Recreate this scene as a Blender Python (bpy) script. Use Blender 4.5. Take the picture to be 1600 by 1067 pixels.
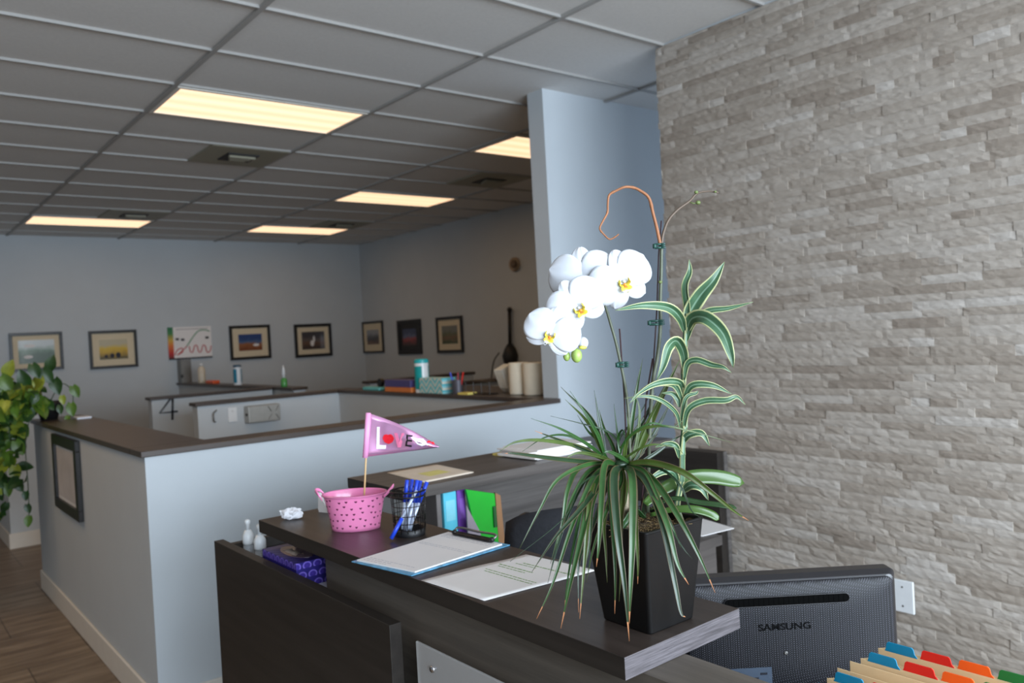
import bpy, math, random
from mathutils import Vector, Matrix
for o in list(bpy.data.objects): bpy.data.objects.remove(o)
S = bpy.context.scene
COL = S.collection
V = Vector
PI = math.pi

# ------------------------------------------------------------------ camera
FPX = 1262.81
CR = V((0.77534, -0.62913, -0.05512)); CU = V((0.04958, -0.02637, 0.99842)); CF = V((0.62959, 0.77685, -0.01074))
CP = V((0, 0, 1.6))
cd = bpy.data.cameras.new('camera'); cam = bpy.data.objects.new('camera', cd); COL.objects.link(cam)
cam.matrix_world = Matrix(((CR.x, CU.x, -CF.x, CP.x), (CR.y, CU.y, -CF.y, CP.y), (CR.z, CU.z, -CF.z, CP.z), (0, 0, 0, 1)))
cd.sensor_width = 36; cd.lens = 36 * FPX / 1600; cd.clip_start = .02; cd.clip_end = 100
cd.dof.use_dof = True; cd.dof.focus_distance = 1.50; cd.dof.aperture_fstop = 5.2
S.camera = cam
S.view_settings.view_transform = 'Standard'; S.view_settings.look = 'None'
S.view_settings.exposure = 0.0; S.view_settings.gamma = 1.0; S.view_settings.use_curve_mapping = False

# ------------------------------------------------------------------ world and daylight
w = bpy.data.worlds.new('world'); S.world = w; w.use_nodes = True
w.node_tree.nodes['Background'].inputs[0].default_value = (.62, .78, 1.0, 1)
w.node_tree.nodes['Background'].inputs[1].default_value = 1.5


def area(name, loc, rot, sx, sy, power, color):
    l = bpy.data.lights.new(name, 'AREA'); l.shape = 'RECTANGLE'; l.size = sx; l.size_y = sy
    l.energy = power; l.color = color
    o = bpy.data.objects.new(name, l); COL.objects.link(o); o.location = loc; o.rotation_euler = rot
    return o


# daylight through the shop front behind the photographer
area('window_daylight', (.95, -2.75, 1.75), (math.radians(64), 0, 0), 4.7, 2.0, 490, (.77, .885, 1.0))
LAMP = 1.35
LAMP_W = {(0, 2): 5, (2, 2): 4, (2, 6): 3, (0, 10): 2.0, (2, 10): 2.0, (-2, 1): 11, (-2, 4): 8}


def at(px, py, ax, val):
    """world point where the view ray of a pixel meets the plane axis=val"""
    d = CF * FPX + CR * (px - 800) - CU * (py - 533.5)
    return CP + d * ((val - CP[ax]) / d[ax])


def dp(px, py, depth):
    d = CF * FPX + CR * (px - 800) - CU * (py - 533.5)
    return CP + d * (depth / FPX)


# ------------------------------------------------------------------ materials
def srgb(c):
    return tuple(((x / 255) / 12.92 if x / 255 <= .04045 else ((x / 255 + .055) / 1.055) ** 2.4) for x in c)


def newmat(name):
    m = bpy.data.materials.new(name); m.use_nodes = True
    return m, m.node_tree, m.node_tree.nodes['Principled BSDF']


def M(name, rgb, rough=.5, metal=0, var=.06, scale=20, bump=0, trans=0, emis=None, alpha=1, coat=0, sub=0, spec=.5, stretch=(1, 1, 1), bscale=None):
    m, t, b = newmat(name)
    c = srgb(rgb)
    n = t.nodes.new('ShaderNodeTexNoise'); n.inputs['Scale'].default_value = scale; n.inputs['Detail'].default_value = 4
    tc = t.nodes.new('ShaderNodeTexCoord'); mp = t.nodes.new('ShaderNodeMapping'); mp.inputs['Scale'].default_value = stretch
    t.links.new(tc.outputs['Object'], mp.inputs[0]); t.links.new(mp.outputs[0], n.inputs['Vector'])
    r = t.nodes.new('ShaderNodeValToRGB')
    r.color_ramp.elements[0].position = .3; r.color_ramp.elements[1].position = .7
    r.color_ramp.elements[0].color = tuple(max(0, x * (1 - var)) for x in c) + (1,)
    r.color_ramp.elements[1].color = tuple(min(1, x * (1 + var)) for x in c) + (1,)
    t.links.new(n.outputs[0], r.inputs[0]); t.links.new(r.outputs[0], b.inputs['Base Color'])
    b.inputs['Roughness'].default_value = rough; b.inputs['Metallic'].default_value = metal
    b.inputs['Specular IOR Level'].default_value = spec
    if trans: b.inputs['Transmission Weight'].default_value = trans
    if coat: b.inputs['Coat Weight'].default_value = coat
    if sub:
        b.inputs['Subsurface Weight'].default_value = sub; b.inputs['Subsurface Radius'].default_value = (.01, .01, .01)
        b.inputs['Subsurface Scale'].default_value = .3
    if alpha < 1: b.inputs['Alpha'].default_value = alpha
    if emis:
        b.inputs['Emission Color'].default_value = c + (1,); b.inputs['Emission Strength'].default_value = emis
    if bump:
        bm = t.nodes.new('ShaderNodeBump'); bm.inputs['Strength'].default_value = bump; bm.inputs['Distance'].default_value = .01
        src = n
        if bscale:
            src = t.nodes.new('ShaderNodeTexNoise'); src.inputs['Scale'].default_value = bscale
            t.links.new(mp.outputs[0], src.inputs['Vector'])
        t.links.new(src.outputs[0], bm.inputs['Height']); t.links.new(bm.outputs[0], b.inputs['Normal'])
    return m


def wood(name, dark, light, axis, rough=.38, fine=1.0):
    """laminate with grain running along the axis"""
    m, t, b = newmat(name)
    tc = t.nodes.new('ShaderNodeTexCoord'); mp = t.nodes.new('ShaderNodeMapping')
    sc = [42 * fine] * 3; sc[axis] = 1.6 * fine; mp.inputs['Scale'].default_value = sc
    t.links.new(tc.outputs['Object'], mp.inputs[0])
    n = t.nodes.new('ShaderNodeTexNoise'); n.inputs['Scale'].default_value = 1; n.inputs['Detail'].default_value = 6; n.inputs['Roughness'].default_value = .65
    t.links.new(mp.outputs[0], n.inputs['Vector'])
    mp2 = t.nodes.new('ShaderNodeMapping'); s2 = [6] * 3; s2[axis] = .9; mp2.inputs['Scale'].default_value = s2
    n2 = t.nodes.new('ShaderNodeTexNoise'); n2.inputs['Scale'].default_value = 1; n2.inputs['Distortion'].default_value = .8
    t.links.new(tc.outputs['Object'], mp2.inputs[0]); t.links.new(mp2.outputs[0], n2.inputs['Vector'])
    mx = t.nodes.new('ShaderNodeMath'); mx.operation = 'MULTIPLY_ADD'; mx.inputs[1].default_value = .6
    m3 = t.nodes.new('ShaderNodeMath'); m3.operation = 'MULTIPLY'; m3.inputs[1].default_value = .4
    t.links.new(n2.outputs[0], m3.inputs[0]); t.links.new(n.outputs[0], mx.inputs[0]); t.links.new(m3.outputs[0], mx.inputs[2])
    r = t.nodes.new('ShaderNodeValToRGB'); r.color_ramp.elements[0].position = .36; r.color_ramp.elements[1].position = .66
    r.color_ramp.elements[0].color = srgb(dark) + (1,); r.color_ramp.elements[1].color = srgb(light) + (1,)
    t.links.new(mx.outputs[0], r.inputs[0]); t.links.new(r.outputs[0], b.inputs['Base Color'])
    b.inputs['Roughness'].default_value = rough; b.inputs['Specular IOR Level'].default_value = .35
    bm = t.nodes.new('ShaderNodeBump'); bm.inputs['Strength'].default_value = .12; bm.inputs['Distance'].default_value = .002
    t.links.new(n.outputs[0], bm.inputs['Height']); t.links.new(bm.outputs[0], b.inputs['Normal'])
    return m


def tile_floor():
    m, t, b = newmat('floor_tile')
    tc = t.nodes.new('ShaderNodeTexCoord'); mp = t.nodes.new('ShaderNodeMapping'); mp.inputs['Scale'].default_value = (1, 1, 1)
    t.links.new(tc.outputs['Object'], mp.inputs[0])
    br = t.nodes.new('ShaderNodeTexBrick'); br.offset = .5; br.inputs['Scale'].default_value = 1
    br.inputs['Brick Width'].default_value = .61; br.inputs['Row Height'].default_value = .61
    br.inputs['Mortar Size'].default_value = .004; br.inputs['Color1'].default_value = (1, 1, 1, 1); br.inputs['Color2'].default_value = (.86, .86, .86, 1)
    br.inputs['Mortar'].default_value = (.45, .45, .45, 1)
    t.links.new(mp.outputs[0], br.inputs['Vector'])
    mp2 = t.nodes.new('ShaderNodeMapping'); mp2.inputs['Scale'].default_value = (1.5, 9, 1); t.links.new(tc.outputs['Object'], mp2.inputs[0])
    n = t.nodes.new('ShaderNodeTexNoise'); n.inputs['Scale'].default_value = 1.6; n.inputs['Detail'].default_value = 8; n.inputs['Distortion'].default_value = .6
    t.links.new(mp2.outputs[0], n.inputs['Vector'])
    r = t.nodes.new('ShaderNodeValToRGB'); r.color_ramp.elements[0].position = .35; r.color_ramp.elements[1].position = .68
    r.color_ramp.elements[0].color = srgb((112, 94, 76)) + (1,); r.color_ramp.elements[1].color = srgb((150, 132, 112)) + (1,)
    t.links.new(n.outputs[0], r.inputs[0])
    mx = t.nodes.new('ShaderNodeMix'); mx.data_type = 'RGBA'; mx.blend_type = 'MULTIPLY'; mx.inputs[0].default_value = 1
    t.links.new(r.outputs[0], mx.inputs[6]); t.links.new(br.outputs[0], mx.inputs[7]); t.links.new(mx.outputs[2], b.inputs['Base Color'])
    b.inputs['Roughness'].default_value = .42
    return m


def stone_mat():
    m, t, b = newmat('split_face_stone')
    g = t.nodes.new('ShaderNodeNewGeometry')
    tc = t.nodes.new('ShaderNodeTexCoord')
    r = t.nodes.new('ShaderNodeValToRGB'); e = r.color_ramp.elements
    e[0].position = 0; e[0].color = srgb((148, 137, 126)) + (1,)
    e[1].position = 1; e[1].color = srgb((190, 184, 177)) + (1,)
    for p, c in ((.12, (160, 150, 139)), (.5, (172, 163, 153)), (.85, (179, 171, 162))):
        q = e.new(p); q.color = srgb(c) + (1,)
    t.links.new(g.outputs['Random Per Island'], r.inputs[0])
    mp = t.nodes.new('ShaderNodeMapping'); mp.inputs['Scale'].default_value = (1, 1, 2.2); t.links.new(tc.outputs['Object'], mp.inputs[0])
    n = t.nodes.new('ShaderNodeTexNoise'); n.inputs['Scale'].default_value = 14; n.inputs['Detail'].default_value = 8; n.inputs['Distortion'].default_value = .7
    t.links.new(mp.outputs[0], n.inputs['Vector'])
    r2 = t.nodes.new('ShaderNodeValToRGB'); r2.color_ramp.elements[0].position = .3; r2.color_ramp.elements[1].position = .7
    r2.color_ramp.elements[0].color = (.86, .845, .83, 1); r2.color_ramp.elements[1].color = (1.05, 1.05, 1.05, 1)
    t.links.new(n.outputs[0], r2.inputs[0])
    mx = t.nodes.new('ShaderNodeMix'); mx.data_type = 'RGBA'; mx.blend_type = 'MULTIPLY'; mx.inputs[0].default_value = 1
    t.links.new(r.outputs[0], mx.inputs[6]); t.links.new(r2.outputs[0], mx.inputs[7]); t.links.new(mx.outputs[2], b.inputs['Base Color'])
    b.inputs['Roughness'].default_value = .75; b.inputs['Specular IOR Level'].default_value = .3
    bm = t.nodes.new('ShaderNodeBump'); bm.inputs['Strength'].default_value = .4; bm.inputs['Distance'].default_value = .004
    n3 = t.nodes.new('ShaderNodeTexNoise'); n3.inputs['Scale'].default_value = 38; n3.inputs['Detail'].default_value = 5; n3.inputs['Distortion'].default_value = 1.2
    t.links.new(mp.outputs[0], n3.inputs['Vector'])
    t.links.new(n3.outputs[0], bm.inputs['Height']); t.links.new(bm.outputs[0], b.inputs['Normal'])
    return m


def lamp_mat():
    m, t, b = newmat('lit_diffuser')
    tc = t.nodes.new('ShaderNodeTexCoord'); wv = t.nodes.new('ShaderNodeTexWave'); wv.bands_direction = 'Y'
    wv.inputs['Scale'].default_value = 1.85; wv.inputs['Distortion'].default_value = 0
    t.links.new(tc.outputs['Object'], wv.inputs['Vector'])
    r = t.nodes.new('ShaderNodeValToRGB'); r.color_ramp.elements[0].color = (1.0, .57, .32, 1); r.color_ramp.elements[1].color = (1.0, .70, .45, 1)
    t.links.new(wv.outputs[0], r.inputs[0])
    t.links.new(r.outputs[0], b.inputs['Emission Color']); b.inputs['Emission Strength'].default_value = LAMP
    b.inputs['Base Color'].default_value = (.8, .8, .75, 1)
    return m


def perforated():
    m, t, b = newmat('perforated_plastic')
    tc = t.nodes.new('ShaderNodeTexCoord')
    vo = t.nodes.new('ShaderNodeTexVoronoi'); vo.inputs['Scale'].default_value = 290; vo.inputs['Randomness'].default_value = 0
    mp = t.nodes.new('ShaderNodeMapping'); mp.inputs['Rotation'].default_value = (0, math.radians(45), 0)
    t.links.new(tc.outputs['Object'], mp.inputs[0]); t.links.new(mp.outputs[0], vo.inputs['Vector'])
    r = t.nodes.new('ShaderNodeValToRGB'); r.color_ramp.elements[0].position = .15; r.color_ramp.elements[1].position = .4
    r.color_ramp.elements[0].color = (.10, .10, .12, 1); r.color_ramp.elements[1].color = (.008, .008, .010, 1)
    t.links.new(vo.outputs['Distance'], r.inputs[0]); t.links.new(r.outputs[0], b.inputs['Base Color'])
    bm = t.nodes.new('ShaderNodeBump'); bm.inputs['Strength'].default_value = .5; bm.inputs['Distance'].default_value = .001; bm.invert = True
    t.links.new(vo.outputs['Distance'], bm.inputs['Height']); t.links.new(bm.outputs[0], b.inputs['Normal'])
    b.inputs['Roughness'].default_value = .5; b.inputs['Specular IOR Level'].default_value = .3
    return m


PAINT = M('wall_paint', (190, 196, 200), .7, var=.02, scale=3)
CEIL = M('ceiling_tile', (216, 214, 211), .9, var=.03, scale=60)
GRID = M('ceiling_grid_metal', (164, 162, 159), .6, var=.02)
WHITE_TRIM = M('white_trim', (222, 216, 206), .5, var=.02)
CAPM = M('dark_cap', (66, 54, 47), .38, var=.1, scale=8, stretch=(1, 1, 1))
FLOOR = tile_floor()
STONE = stone_mat()
LIT = lamp_mat()
WOODY = wood('dark_laminate_long', (42, 35, 32), (70, 61, 56), 1, .36)
WOODX = wood('dark_laminate_cross', (62, 58, 56), (98, 92, 89), 0, .4)
WOODK = wood('dark_laminate_panel', (34, 30, 27), (50, 45, 41), 1, .5)
WOODB = wood('brown_grey_laminate', (74, 68, 61), (104, 96, 88), 1, .5)
WOODE = wood('end_grain_painted_sheen', (64, 60, 62), (116, 110, 114), 0, .6, 9)  # end grain, its colour lightened for the window's reflection on the counter end
WOODG = wood('grey_laminate', (70, 66, 64), (108, 103, 100), 0, .5)
BLACK = M('black_plastic', (24, 24, 26), .45, var=.1)
BLACKPOT = M('black_pot_glaze', (14, 13, 13), .42, spec=.28, var=.4, scale=14, stretch=(1, 1, .25), bump=.05)
FABRIC = M('black_fabric', (30, 31, 36), .85, var=.15, scale=60, bump=.2)
PAPER = M('white_paper', (232, 228, 226), .6, var=.01)
MANILA = M('manila_card', (226, 196, 152), .6, var=.03)
INK = M('grey_ink', (120, 118, 122), .6)
GREENINK = M('green_ink', (110, 150, 70), .6)
CHROME = M('chrome', (200, 200, 205), .2, 1)
DARKMETAL = M('dark_metal', (50, 47, 46), .35, .8)
GREYMETAL = M('grey_metal', (130, 128, 124), .4, .7)
WHITEP = M('white_plastic', (225, 228, 230), .35, var=.02)
PINK = M('pink_enamel', (240, 138, 186), .28, var=.03, coat=.4)
PURPLEDOT = M('dark_purple_print', (96, 24, 62), .5)


# ------------------------------------------------------------------ mesh helpers
class MB:
    def __init__(self): self.v = []; self.f = []; self.m = []

    def add(self, vs, fs, m=0):
        k = len(self.v); self.v += [V(a) for a in vs]; self.f += [[i + k for i in f] for f in fs]; self.m += [m] * len(fs)
        return self

    def box(self, x0, x1, y0, y1, z0, z1, m=0, T=None):
        vs = [V((x, y, z)) for x in (x0, x1) for y in (y0, y1) for z in (z0, z1)]
        if T: vs = [T @ a for a in vs]
        return self.add(vs, [(0, 1, 3, 2), (4, 6, 7, 5), (0, 4, 5, 1), (2, 3, 7, 6), (0, 2, 6, 4), (1, 5, 7, 3)], m)

    def lathe(self, prof, c=(0, 0, 0), n=24, m=0, T=None, sx=1, sy=1, cap=True):
        vs = []
        for r, z in prof:
            for i in range(n):
                a = 2 * PI * i / n
                p = V((r * math.cos(a) * sx, r * math.sin(a) * sy, z))
                vs.append((T @ p if T else p) + V(c))
        fs = []
        for j in range(len(prof) - 1):
            for i in range(n):
                fs.append((j * n + i, j * n + (i + 1) % n, (j + 1) * n + (i + 1) % n, (j + 1) * n + i))
        if cap:
            fs.append(tuple(range(n))[::-1]); fs.append(tuple((len(prof) - 1) * n + i for i in range(n)))
        return self.add(vs, fs, m)

    def tube(self, pts, rad, n=8, m=0, cap=True):
        pts = [V(p) for p in pts]; N = len(pts)
        if not isinstance(rad, (list, tuple)): rad = [rad] * N
        vs = []; ref = None
        for i, p in enumerate(pts):
            t = (pts[min(i + 1, N - 1)] - pts[max(i - 1, 0)]).normalized()
            if ref is None: ref = t.orthogonal().normalized()
            ref = (ref - t * ref.dot(t)).normalized(); b = t.cross(ref)
            for k in range(n):
                a = 2 * PI * k / n; vs.append(p + (ref * math.cos(a) + b * math.sin(a)) * rad[i])
        fs = [(j * n + i, j * n + (i + 1) % n, (j + 1) * n + (i + 1) % n, (j + 1) * n + i) for j in range(N - 1) for i in range(n)]
        if cap: fs.append(tuple(range(n))[::-1]); fs.append(tuple((N - 1) * n + i for i in range(n)))
        return self.add(vs, fs, m)

    def prism(self, poly, off, m=0):
        """closed outline pushed along the vector off"""
        n = len(poly); poly = [V(p) for p in poly]; off = V(off)
        vs = poly + [p + off for p in poly]
        fs = [tuple(range(n))[::-1], tuple(range(n, 2 * n))] + [(i, (i + 1) % n, n + (i + 1) % n, n + i) for i in range(n)]
        return self.add(vs, fs, m)

    def ball(self, c, r, n=12, m=0, s=(1, 1, 1), T=None):
        prof = [(math.sin(PI * i / n) * r + 1e-5, -math.cos(PI * i / n) * r) for i in range(n + 1)]
        S_ = Matrix.Diagonal((*s, 1)); T2 = (T @ S_) if T else S_
        return self.lathe(prof, c, n * 2, m, T2.to_3x3() if False else T2)

    def grid(self, P, m=0, closed=False):
        """P[i][j] points, quads"""
        R, C = len(P), len(P[0]); vs = [p for row in P for p in row]
        fs = []; mm = []
        k = len(self.v); self.v += [V(a) for a in vs]
        for i in range(R - 1):
            for j in range(C - 1):
                self.f.append([k + i * C + j, k + i * C + j + 1, k + (i + 1) * C + j + 1, k + (i + 1) * C + j])
                self.m.append(m[j] if isinstance(m, (list, tuple)) else m)
        return self


def spline(pts, n=14):
    pts = [V(p) for p in pts]
    if len(pts) == 2: return [pts[0].lerp(pts[1], i / n) for i in range(n + 1)]
    P = [pts[0] * 2 - pts[1]] + pts + [pts[-1] * 2 - pts[-2]]
    out = []; segs = len(pts) - 1
    for i in range(n + 1):
        u = i / n * segs; s = min(int(u), segs - 1); t = u - s
        a, b, c, d = P[s:s + 4]
        out.append(.5 * ((2 * b) + (c - a) * t + (2 * a - 5 * b + 4 * c - d) * t * t + (3 * b - a - 3 * c + d) * t ** 3))
    return out


ORG = {}


def obj(name, mb, mats, parent=None, org=None, smooth=False, bevel=0, solid=0, subd=0):
    o_ = V(org) if org is not None else (V(ORG[parent.name]) if parent else V((0, 0, 0)))
    if parent is None and org is None and mb.v:
        zs = min(p.z for p in mb.v); o_ = V((sum(p.x for p in mb.v) / len(mb.v), sum(p.y for p in mb.v) / len(mb.v), zs))
    me = bpy.data.meshes.new(name); me.from_pydata([tuple(p - o_) for p in mb.v], [], mb.f)
    if not isinstance(mats, (list, tuple)): mats = [mats]
    for m in mats: me.materials.append(m)
    for p, k in zip(me.polygons, mb.m): p.material_index = k; p.use_smooth = smooth
    me.validate(); me.update()
    o = bpy.data.objects.new(name, me); COL.objects.link(o)
    if parent:
        o.parent = parent; o.location = o_ - V(ORG[parent.name])
    else: o.location = o_
    ORG[o.name] = tuple(o_)
    if subd: q = o.modifiers.new('sub', 'SUBSURF'); q.levels = subd; q.render_levels = subd
    if solid: q = o.modifiers.new('solid', 'SOLIDIFY'); q.thickness = solid; q.offset = 0
    if bevel: q = o.modifiers.new('bevel', 'BEVEL'); q.width = bevel; q.segments = 2; q.limit_method = 'ANGLE'
    return o


def thing(name, label, cat, loc, group=None):
    o = bpy.data.objects.new(name, None); COL.objects.link(o); o.location = loc; ORG[o.name] = tuple(loc)
    o.empty_display_size = .05
    o['label'] = label; o['category'] = cat
    if group: o['group'] = group
    return o


def tag(o, label, cat, group=None):
    o['label'] = label; o['category'] = cat
    if group: o['group'] = group
    return o


def struct(name, mb, mats, parent=None, label=None, **k):
    o = obj(name, mb, mats, parent, **k); o['kind'] = 'structure'
    if label: o['label'] = label
    return o


def text(name, s, size, T, mat, parent, ext=.0003, bold=0, align='CENTER', shear=0):
    c = bpy.data.curves.new(name, 'FONT'); c.body = s; c.size = size; c.extrude = ext; c.align_x = align; c.align_y = 'CENTER'; c.offset = bold; c.shear = shear
    t = bpy.data.objects.new('tmp_text', c); COL.objects.link(t)
    bpy.context.view_layer.update()
    me = bpy.data.meshes.new_from_object(t.evaluated_get(bpy.context.evaluated_depsgraph_get()))
    bpy.data.objects.remove(t)
    me.transform(T); og = V(ORG[parent.name])
    me.transform(Matrix.Translation(-og)); me.materials.clear(); me.materials.append(mat)
    o = bpy.data.objects.new(name, me); COL.objects.link(o); o.parent = parent; ORG[o.name] = tuple(og)
    return o


def frame_mat(xa, ya, org):
    """4x4 with columns x axis, y axis, cross, origin"""
    xa = V(xa).normalized(); za = xa.cross(V(ya)).normalized(); ya = za.cross(xa)
    return Matrix(((xa.x, ya.x, za.x, org[0]), (xa.y, ya.y, za.y, org[1]), (xa.z, ya.z, za.z, org[2]), (0, 0, 0, 1)))


# ------------------------------------------------------------------ room shell
HC = 3.073
GX, GY = 1.4464, 3.3927
TX, TY = 1.2192, .6096
struct('floor', MB().box(-5, 6.3, -3.0, 14, -.1, 0), FLOOR, org=(0, 0, 0))
mb = MB().box(-5, 6.3, -3.0, 11.3, HC + .012, HC + .1)
ceiling = struct('ceiling', mb, CEIL, org=(0, 0, HC))
g = MB()
i = -5
while GX + i * TX < 6.1:
    x = GX + i * TX; g.box(x - .012, x + .012, -2.85, 11.15, HC - .002, HC + .012); i += 1
j = -12
while GY + j * TY < 11.15:
    y = GY + j * TY; g.box(-5, 6.1, y - .007, y + .007, HC - .001, HC + .012); j += 1
struct('ceiling_grid', g, GRID, ceiling)
struct('wall_back', MB().box(-5, 6.3, 11.15, 11.3, 0, HC + .012), PAINT, org=(0, 11.15, 0))
struct('wall_right', MB().box(6.1, 6.25, 3.83, 11.15, 0, HC + .012), PAINT, org=(6.1, 4, 0))
struct('wall_corridor', MB().box(6.1, 6.25, -3.0, .2, 0, HC + .012).box(6.1, 6.25, .2, 3.2, 0, .4).box(6.1, 6.25, .2, 3.2, 2.7, HC + .012).box(6.1, 6.25, 3.2, 3.6885, 0, HC + .012), PAINT, org=(6.1, 1, 0))  # out of view; the opening is added to let sky light in beside the divider
struct('wall_left', MB().box(-5.15, -5, -3.0, 11.15, 0, HC + .012), PAINT, org=(-5, 4, 0))
struct('wall_divider', MB().box(3.335, 6.25, 3.689, 3.83, 0, HC + .012), PAINT, org=(3.335, 3.7, 0))
struct('wall_front', MB().box(-5, -1.5, -2.95, -2.85, 0, HC).box(3.3, 3.6, -2.95, -2.85, 0, HC).box(-1.5, 3.3, -2.95, -2.85, 0, .2).box(-1.5, 3.3, -2.95, -2.85, 2.9, HC), PAINT, org=(0, -2.9, 0))
fr = MB()
for x in (-1.5, .05, 1.65, 3.25): fr.box(x, x + .05, -2.94, -2.86, .2, 2.9)
fr.box(-1.45, 3.25, -2.94, -2.86, .2, .25); fr.box(-1.45, 3.25, -2.94, -2.86, 2.85, 2.9)
struct('window_1', fr, GREYMETAL, org=(0, -2.9, .2))

# split-face stone wall : courses of blocks with rough faces
random.seed(5)
mb = MB()
X0 = 3.395
z = 0
while z < HC - .004:
    hgt = random.choice((.031, .036, .036, .041)); z1 = min(z + hgt, HC)
    y = -2.84
    while y < 2.83:
        L = random.choice((.09, .14, .19, .24, .3)) * random.uniform(.85, 1.15); y1 = y + L
        if y1 > 2.80: y1 = 2.835 + random.uniform(-.006, .006)
        pr_ = random.uniform(0, .0045)
        nx = max(2, int((y1 - y) / .022)) if y > -.2 else 1; nz = 3 if y > -.2 else 1
        P = []
        for a in range(nz + 1):
            row = []
            for b in range(nx + 1):
                e = .003 if (a in (0, nz) or b in (0, nx)) else 0
                row.append(V((X0 - .004 - pr_ + e * .8 + random.uniform(-.0013, .0013), y + (y1 - y) * b / nx, z + (z1 - z) * a / nz)))
            P.append(row)
        k = len(mb.v); mb.grid(P)
        # side skirts back to the wall
        ring = [k + b for b in range(nx + 1)] + [k + a * (nx + 1) + nx for a in range(1, nz + 1)] + \
               [k + nz * (nx + 1) + b for b in range(nx - 1, -1, -1)] + [k + a * (nx + 1) for a in range(nz - 1, 0, -1)]
        kk = len(mb.v)
        for r_ in ring: p = mb.v[r_]; mb.v.append(V((X0 + .012, p.y, p.z)))
        for q in range(len(ring)):
            mb.f.append([ring[q], kk + q, kk + (q + 1) % len(ring), ring[(q + 1) % len(ring)]]); mb.m.append(0)
        y = y1
    z = z1
k = len(mb.v)
struct('wall_stone', mb, STONE, org=(X0, 0, 0))
struct('wall_stone_core', MB().box(X0 + .004, 3.62, -2.84, 2.825, 0, HC + .012), PAINT, org=(X0 + .1, 0, 0))

# low partition walls with dark caps
HP = 1.155; HT = 1.182


def low_wall(name, x0, x1, y0, y1, cap, base=True, h=HP):
    o = struct('wall_' + name, MB().box(x0, x1, y0, y1, 0, h), PAINT, org=((x0 + x1) / 2, (y0 + y1) / 2, 0))
    a, b, c, d = cap
    t_ = struct('cap', MB().box(a, b, c, d, h, h + .027), CAPM, o, bevel=.003)
    return o


wf = low_wall('low_front', .934, 3.335, 3.689, 3.83, (.915, 3.333, 3.67, 3.85))
wl = low_wall('low_left', .934, 1.22, 3.83, 6.5, (.915, 1.24, 3.85, 6.52))
low_wall('low_left_rear', .94, 1.22, 8.05, 11.15, (.92, 1.24, 8.03, 11.148))
low_wall('low_spine', 3.30, 3.42, 3.85, 6.6, (3.28, 3.95, 3.851, 6.53))
low_wall('low_stall', 2.07, 3.30, 6.55, 6.67, (2.05, 3.46, 6.53, 6.69))
low_wall('low_stall_rear', 2.11, 3.28, 7.98, 8.1, (2.09, 3.27, 7.96, 8.12))
low_wall('low_spine_rear', 3.30, 3.42, 7.5, 11.15, (3.27, 3.44, 7.48, 11.148))
low_wall('low_right_rear', 4.1, 5.42, 7.42, 7.54, (4.08, 5.44, 7.4, 7.56))
low_wall('low_right', 4.2, 6.1, 5.95, 6.07, (4.18, 6.1, 5.93, 6.09))

def baseboard(name, x0, x1, y0, y1):
    struct('baseboard_' + name, MB().box(x0, x1, y0, y1, 0, .13), WHITE_TRIM, org=((x0 + x1) / 2, (y0 + y1) / 2, 0), bevel=.004)


baseboard('left', .919, .933, 3.675, 6.5)
baseboard('front', .934, 3.3, 3.675, 3.688)
baseboard('left_rear', .925, .939, 8.05, 11.14)
baseboard('left_rear_end', .925, 1.22, 8.036, 8.049)
baseboard('divider', 3.3, 6.1, 3.675, 3.688)

# ------------------------------------------------------------------ ceiling lights and vents
lamp_lab = {(0, 2): 'largest lit fluorescent ceiling light, nearest the camera at upper left',
            (2, 2): 'lit ceiling light partly hidden behind the blue column wall',
            (2, 6): 'lit ceiling light in the middle of the ceiling, between the column and the corner',
            (0, 10): 'small lit ceiling light at far left near the back wall',
            (-2, 1): 'lit ceiling light at far left over the walkway, nearer the shop front',
            (-2, 4): 'lit ceiling light at far left over the walkway, farther from the shop front',
            (2, 10): 'small lit ceiling light near the back wall, above the corner frames'}
for (i, j), lb in lamp_lab.items():
    x = GX + (i + .5) * TX; y = GY + (j + .5) * TY
    t = thing('ceiling_light', lb, 'ceiling light', (x, y, HC - .01), 'fluorescent ceiling panels')
    hx, hy = TX / 2 - .014, TY / 2 - .014
    f = MB()
    for a, b, c, d in ((-hx, hx, -hy, -hy + .022), (-hx, hx, hy - .022, hy), (-hx, -hx + .022, -hy + .022, hy - .022), (hx - .022, hx, -hy + .022, hy - .022)):
        f.box(x + a, x + b, y + c, y + d, HC - .006, HC + .011)
    obj('frame', f, WHITE_TRIM, t)
    area('lamp_light', (x, y, HC - .02), (0, 0, 0), TX - .1, TY - .1, LAMP_W[(i, j)], (1.0, .66, .34)).parent = t; t.children[-1].location = (0, 0, -.01)
    obj('diffuser', MB().box(x - hx + .022, x + hx - .022, y - hy + .022, y + hy - .022, HC - .002, HC + .008), LIT, t)

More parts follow.
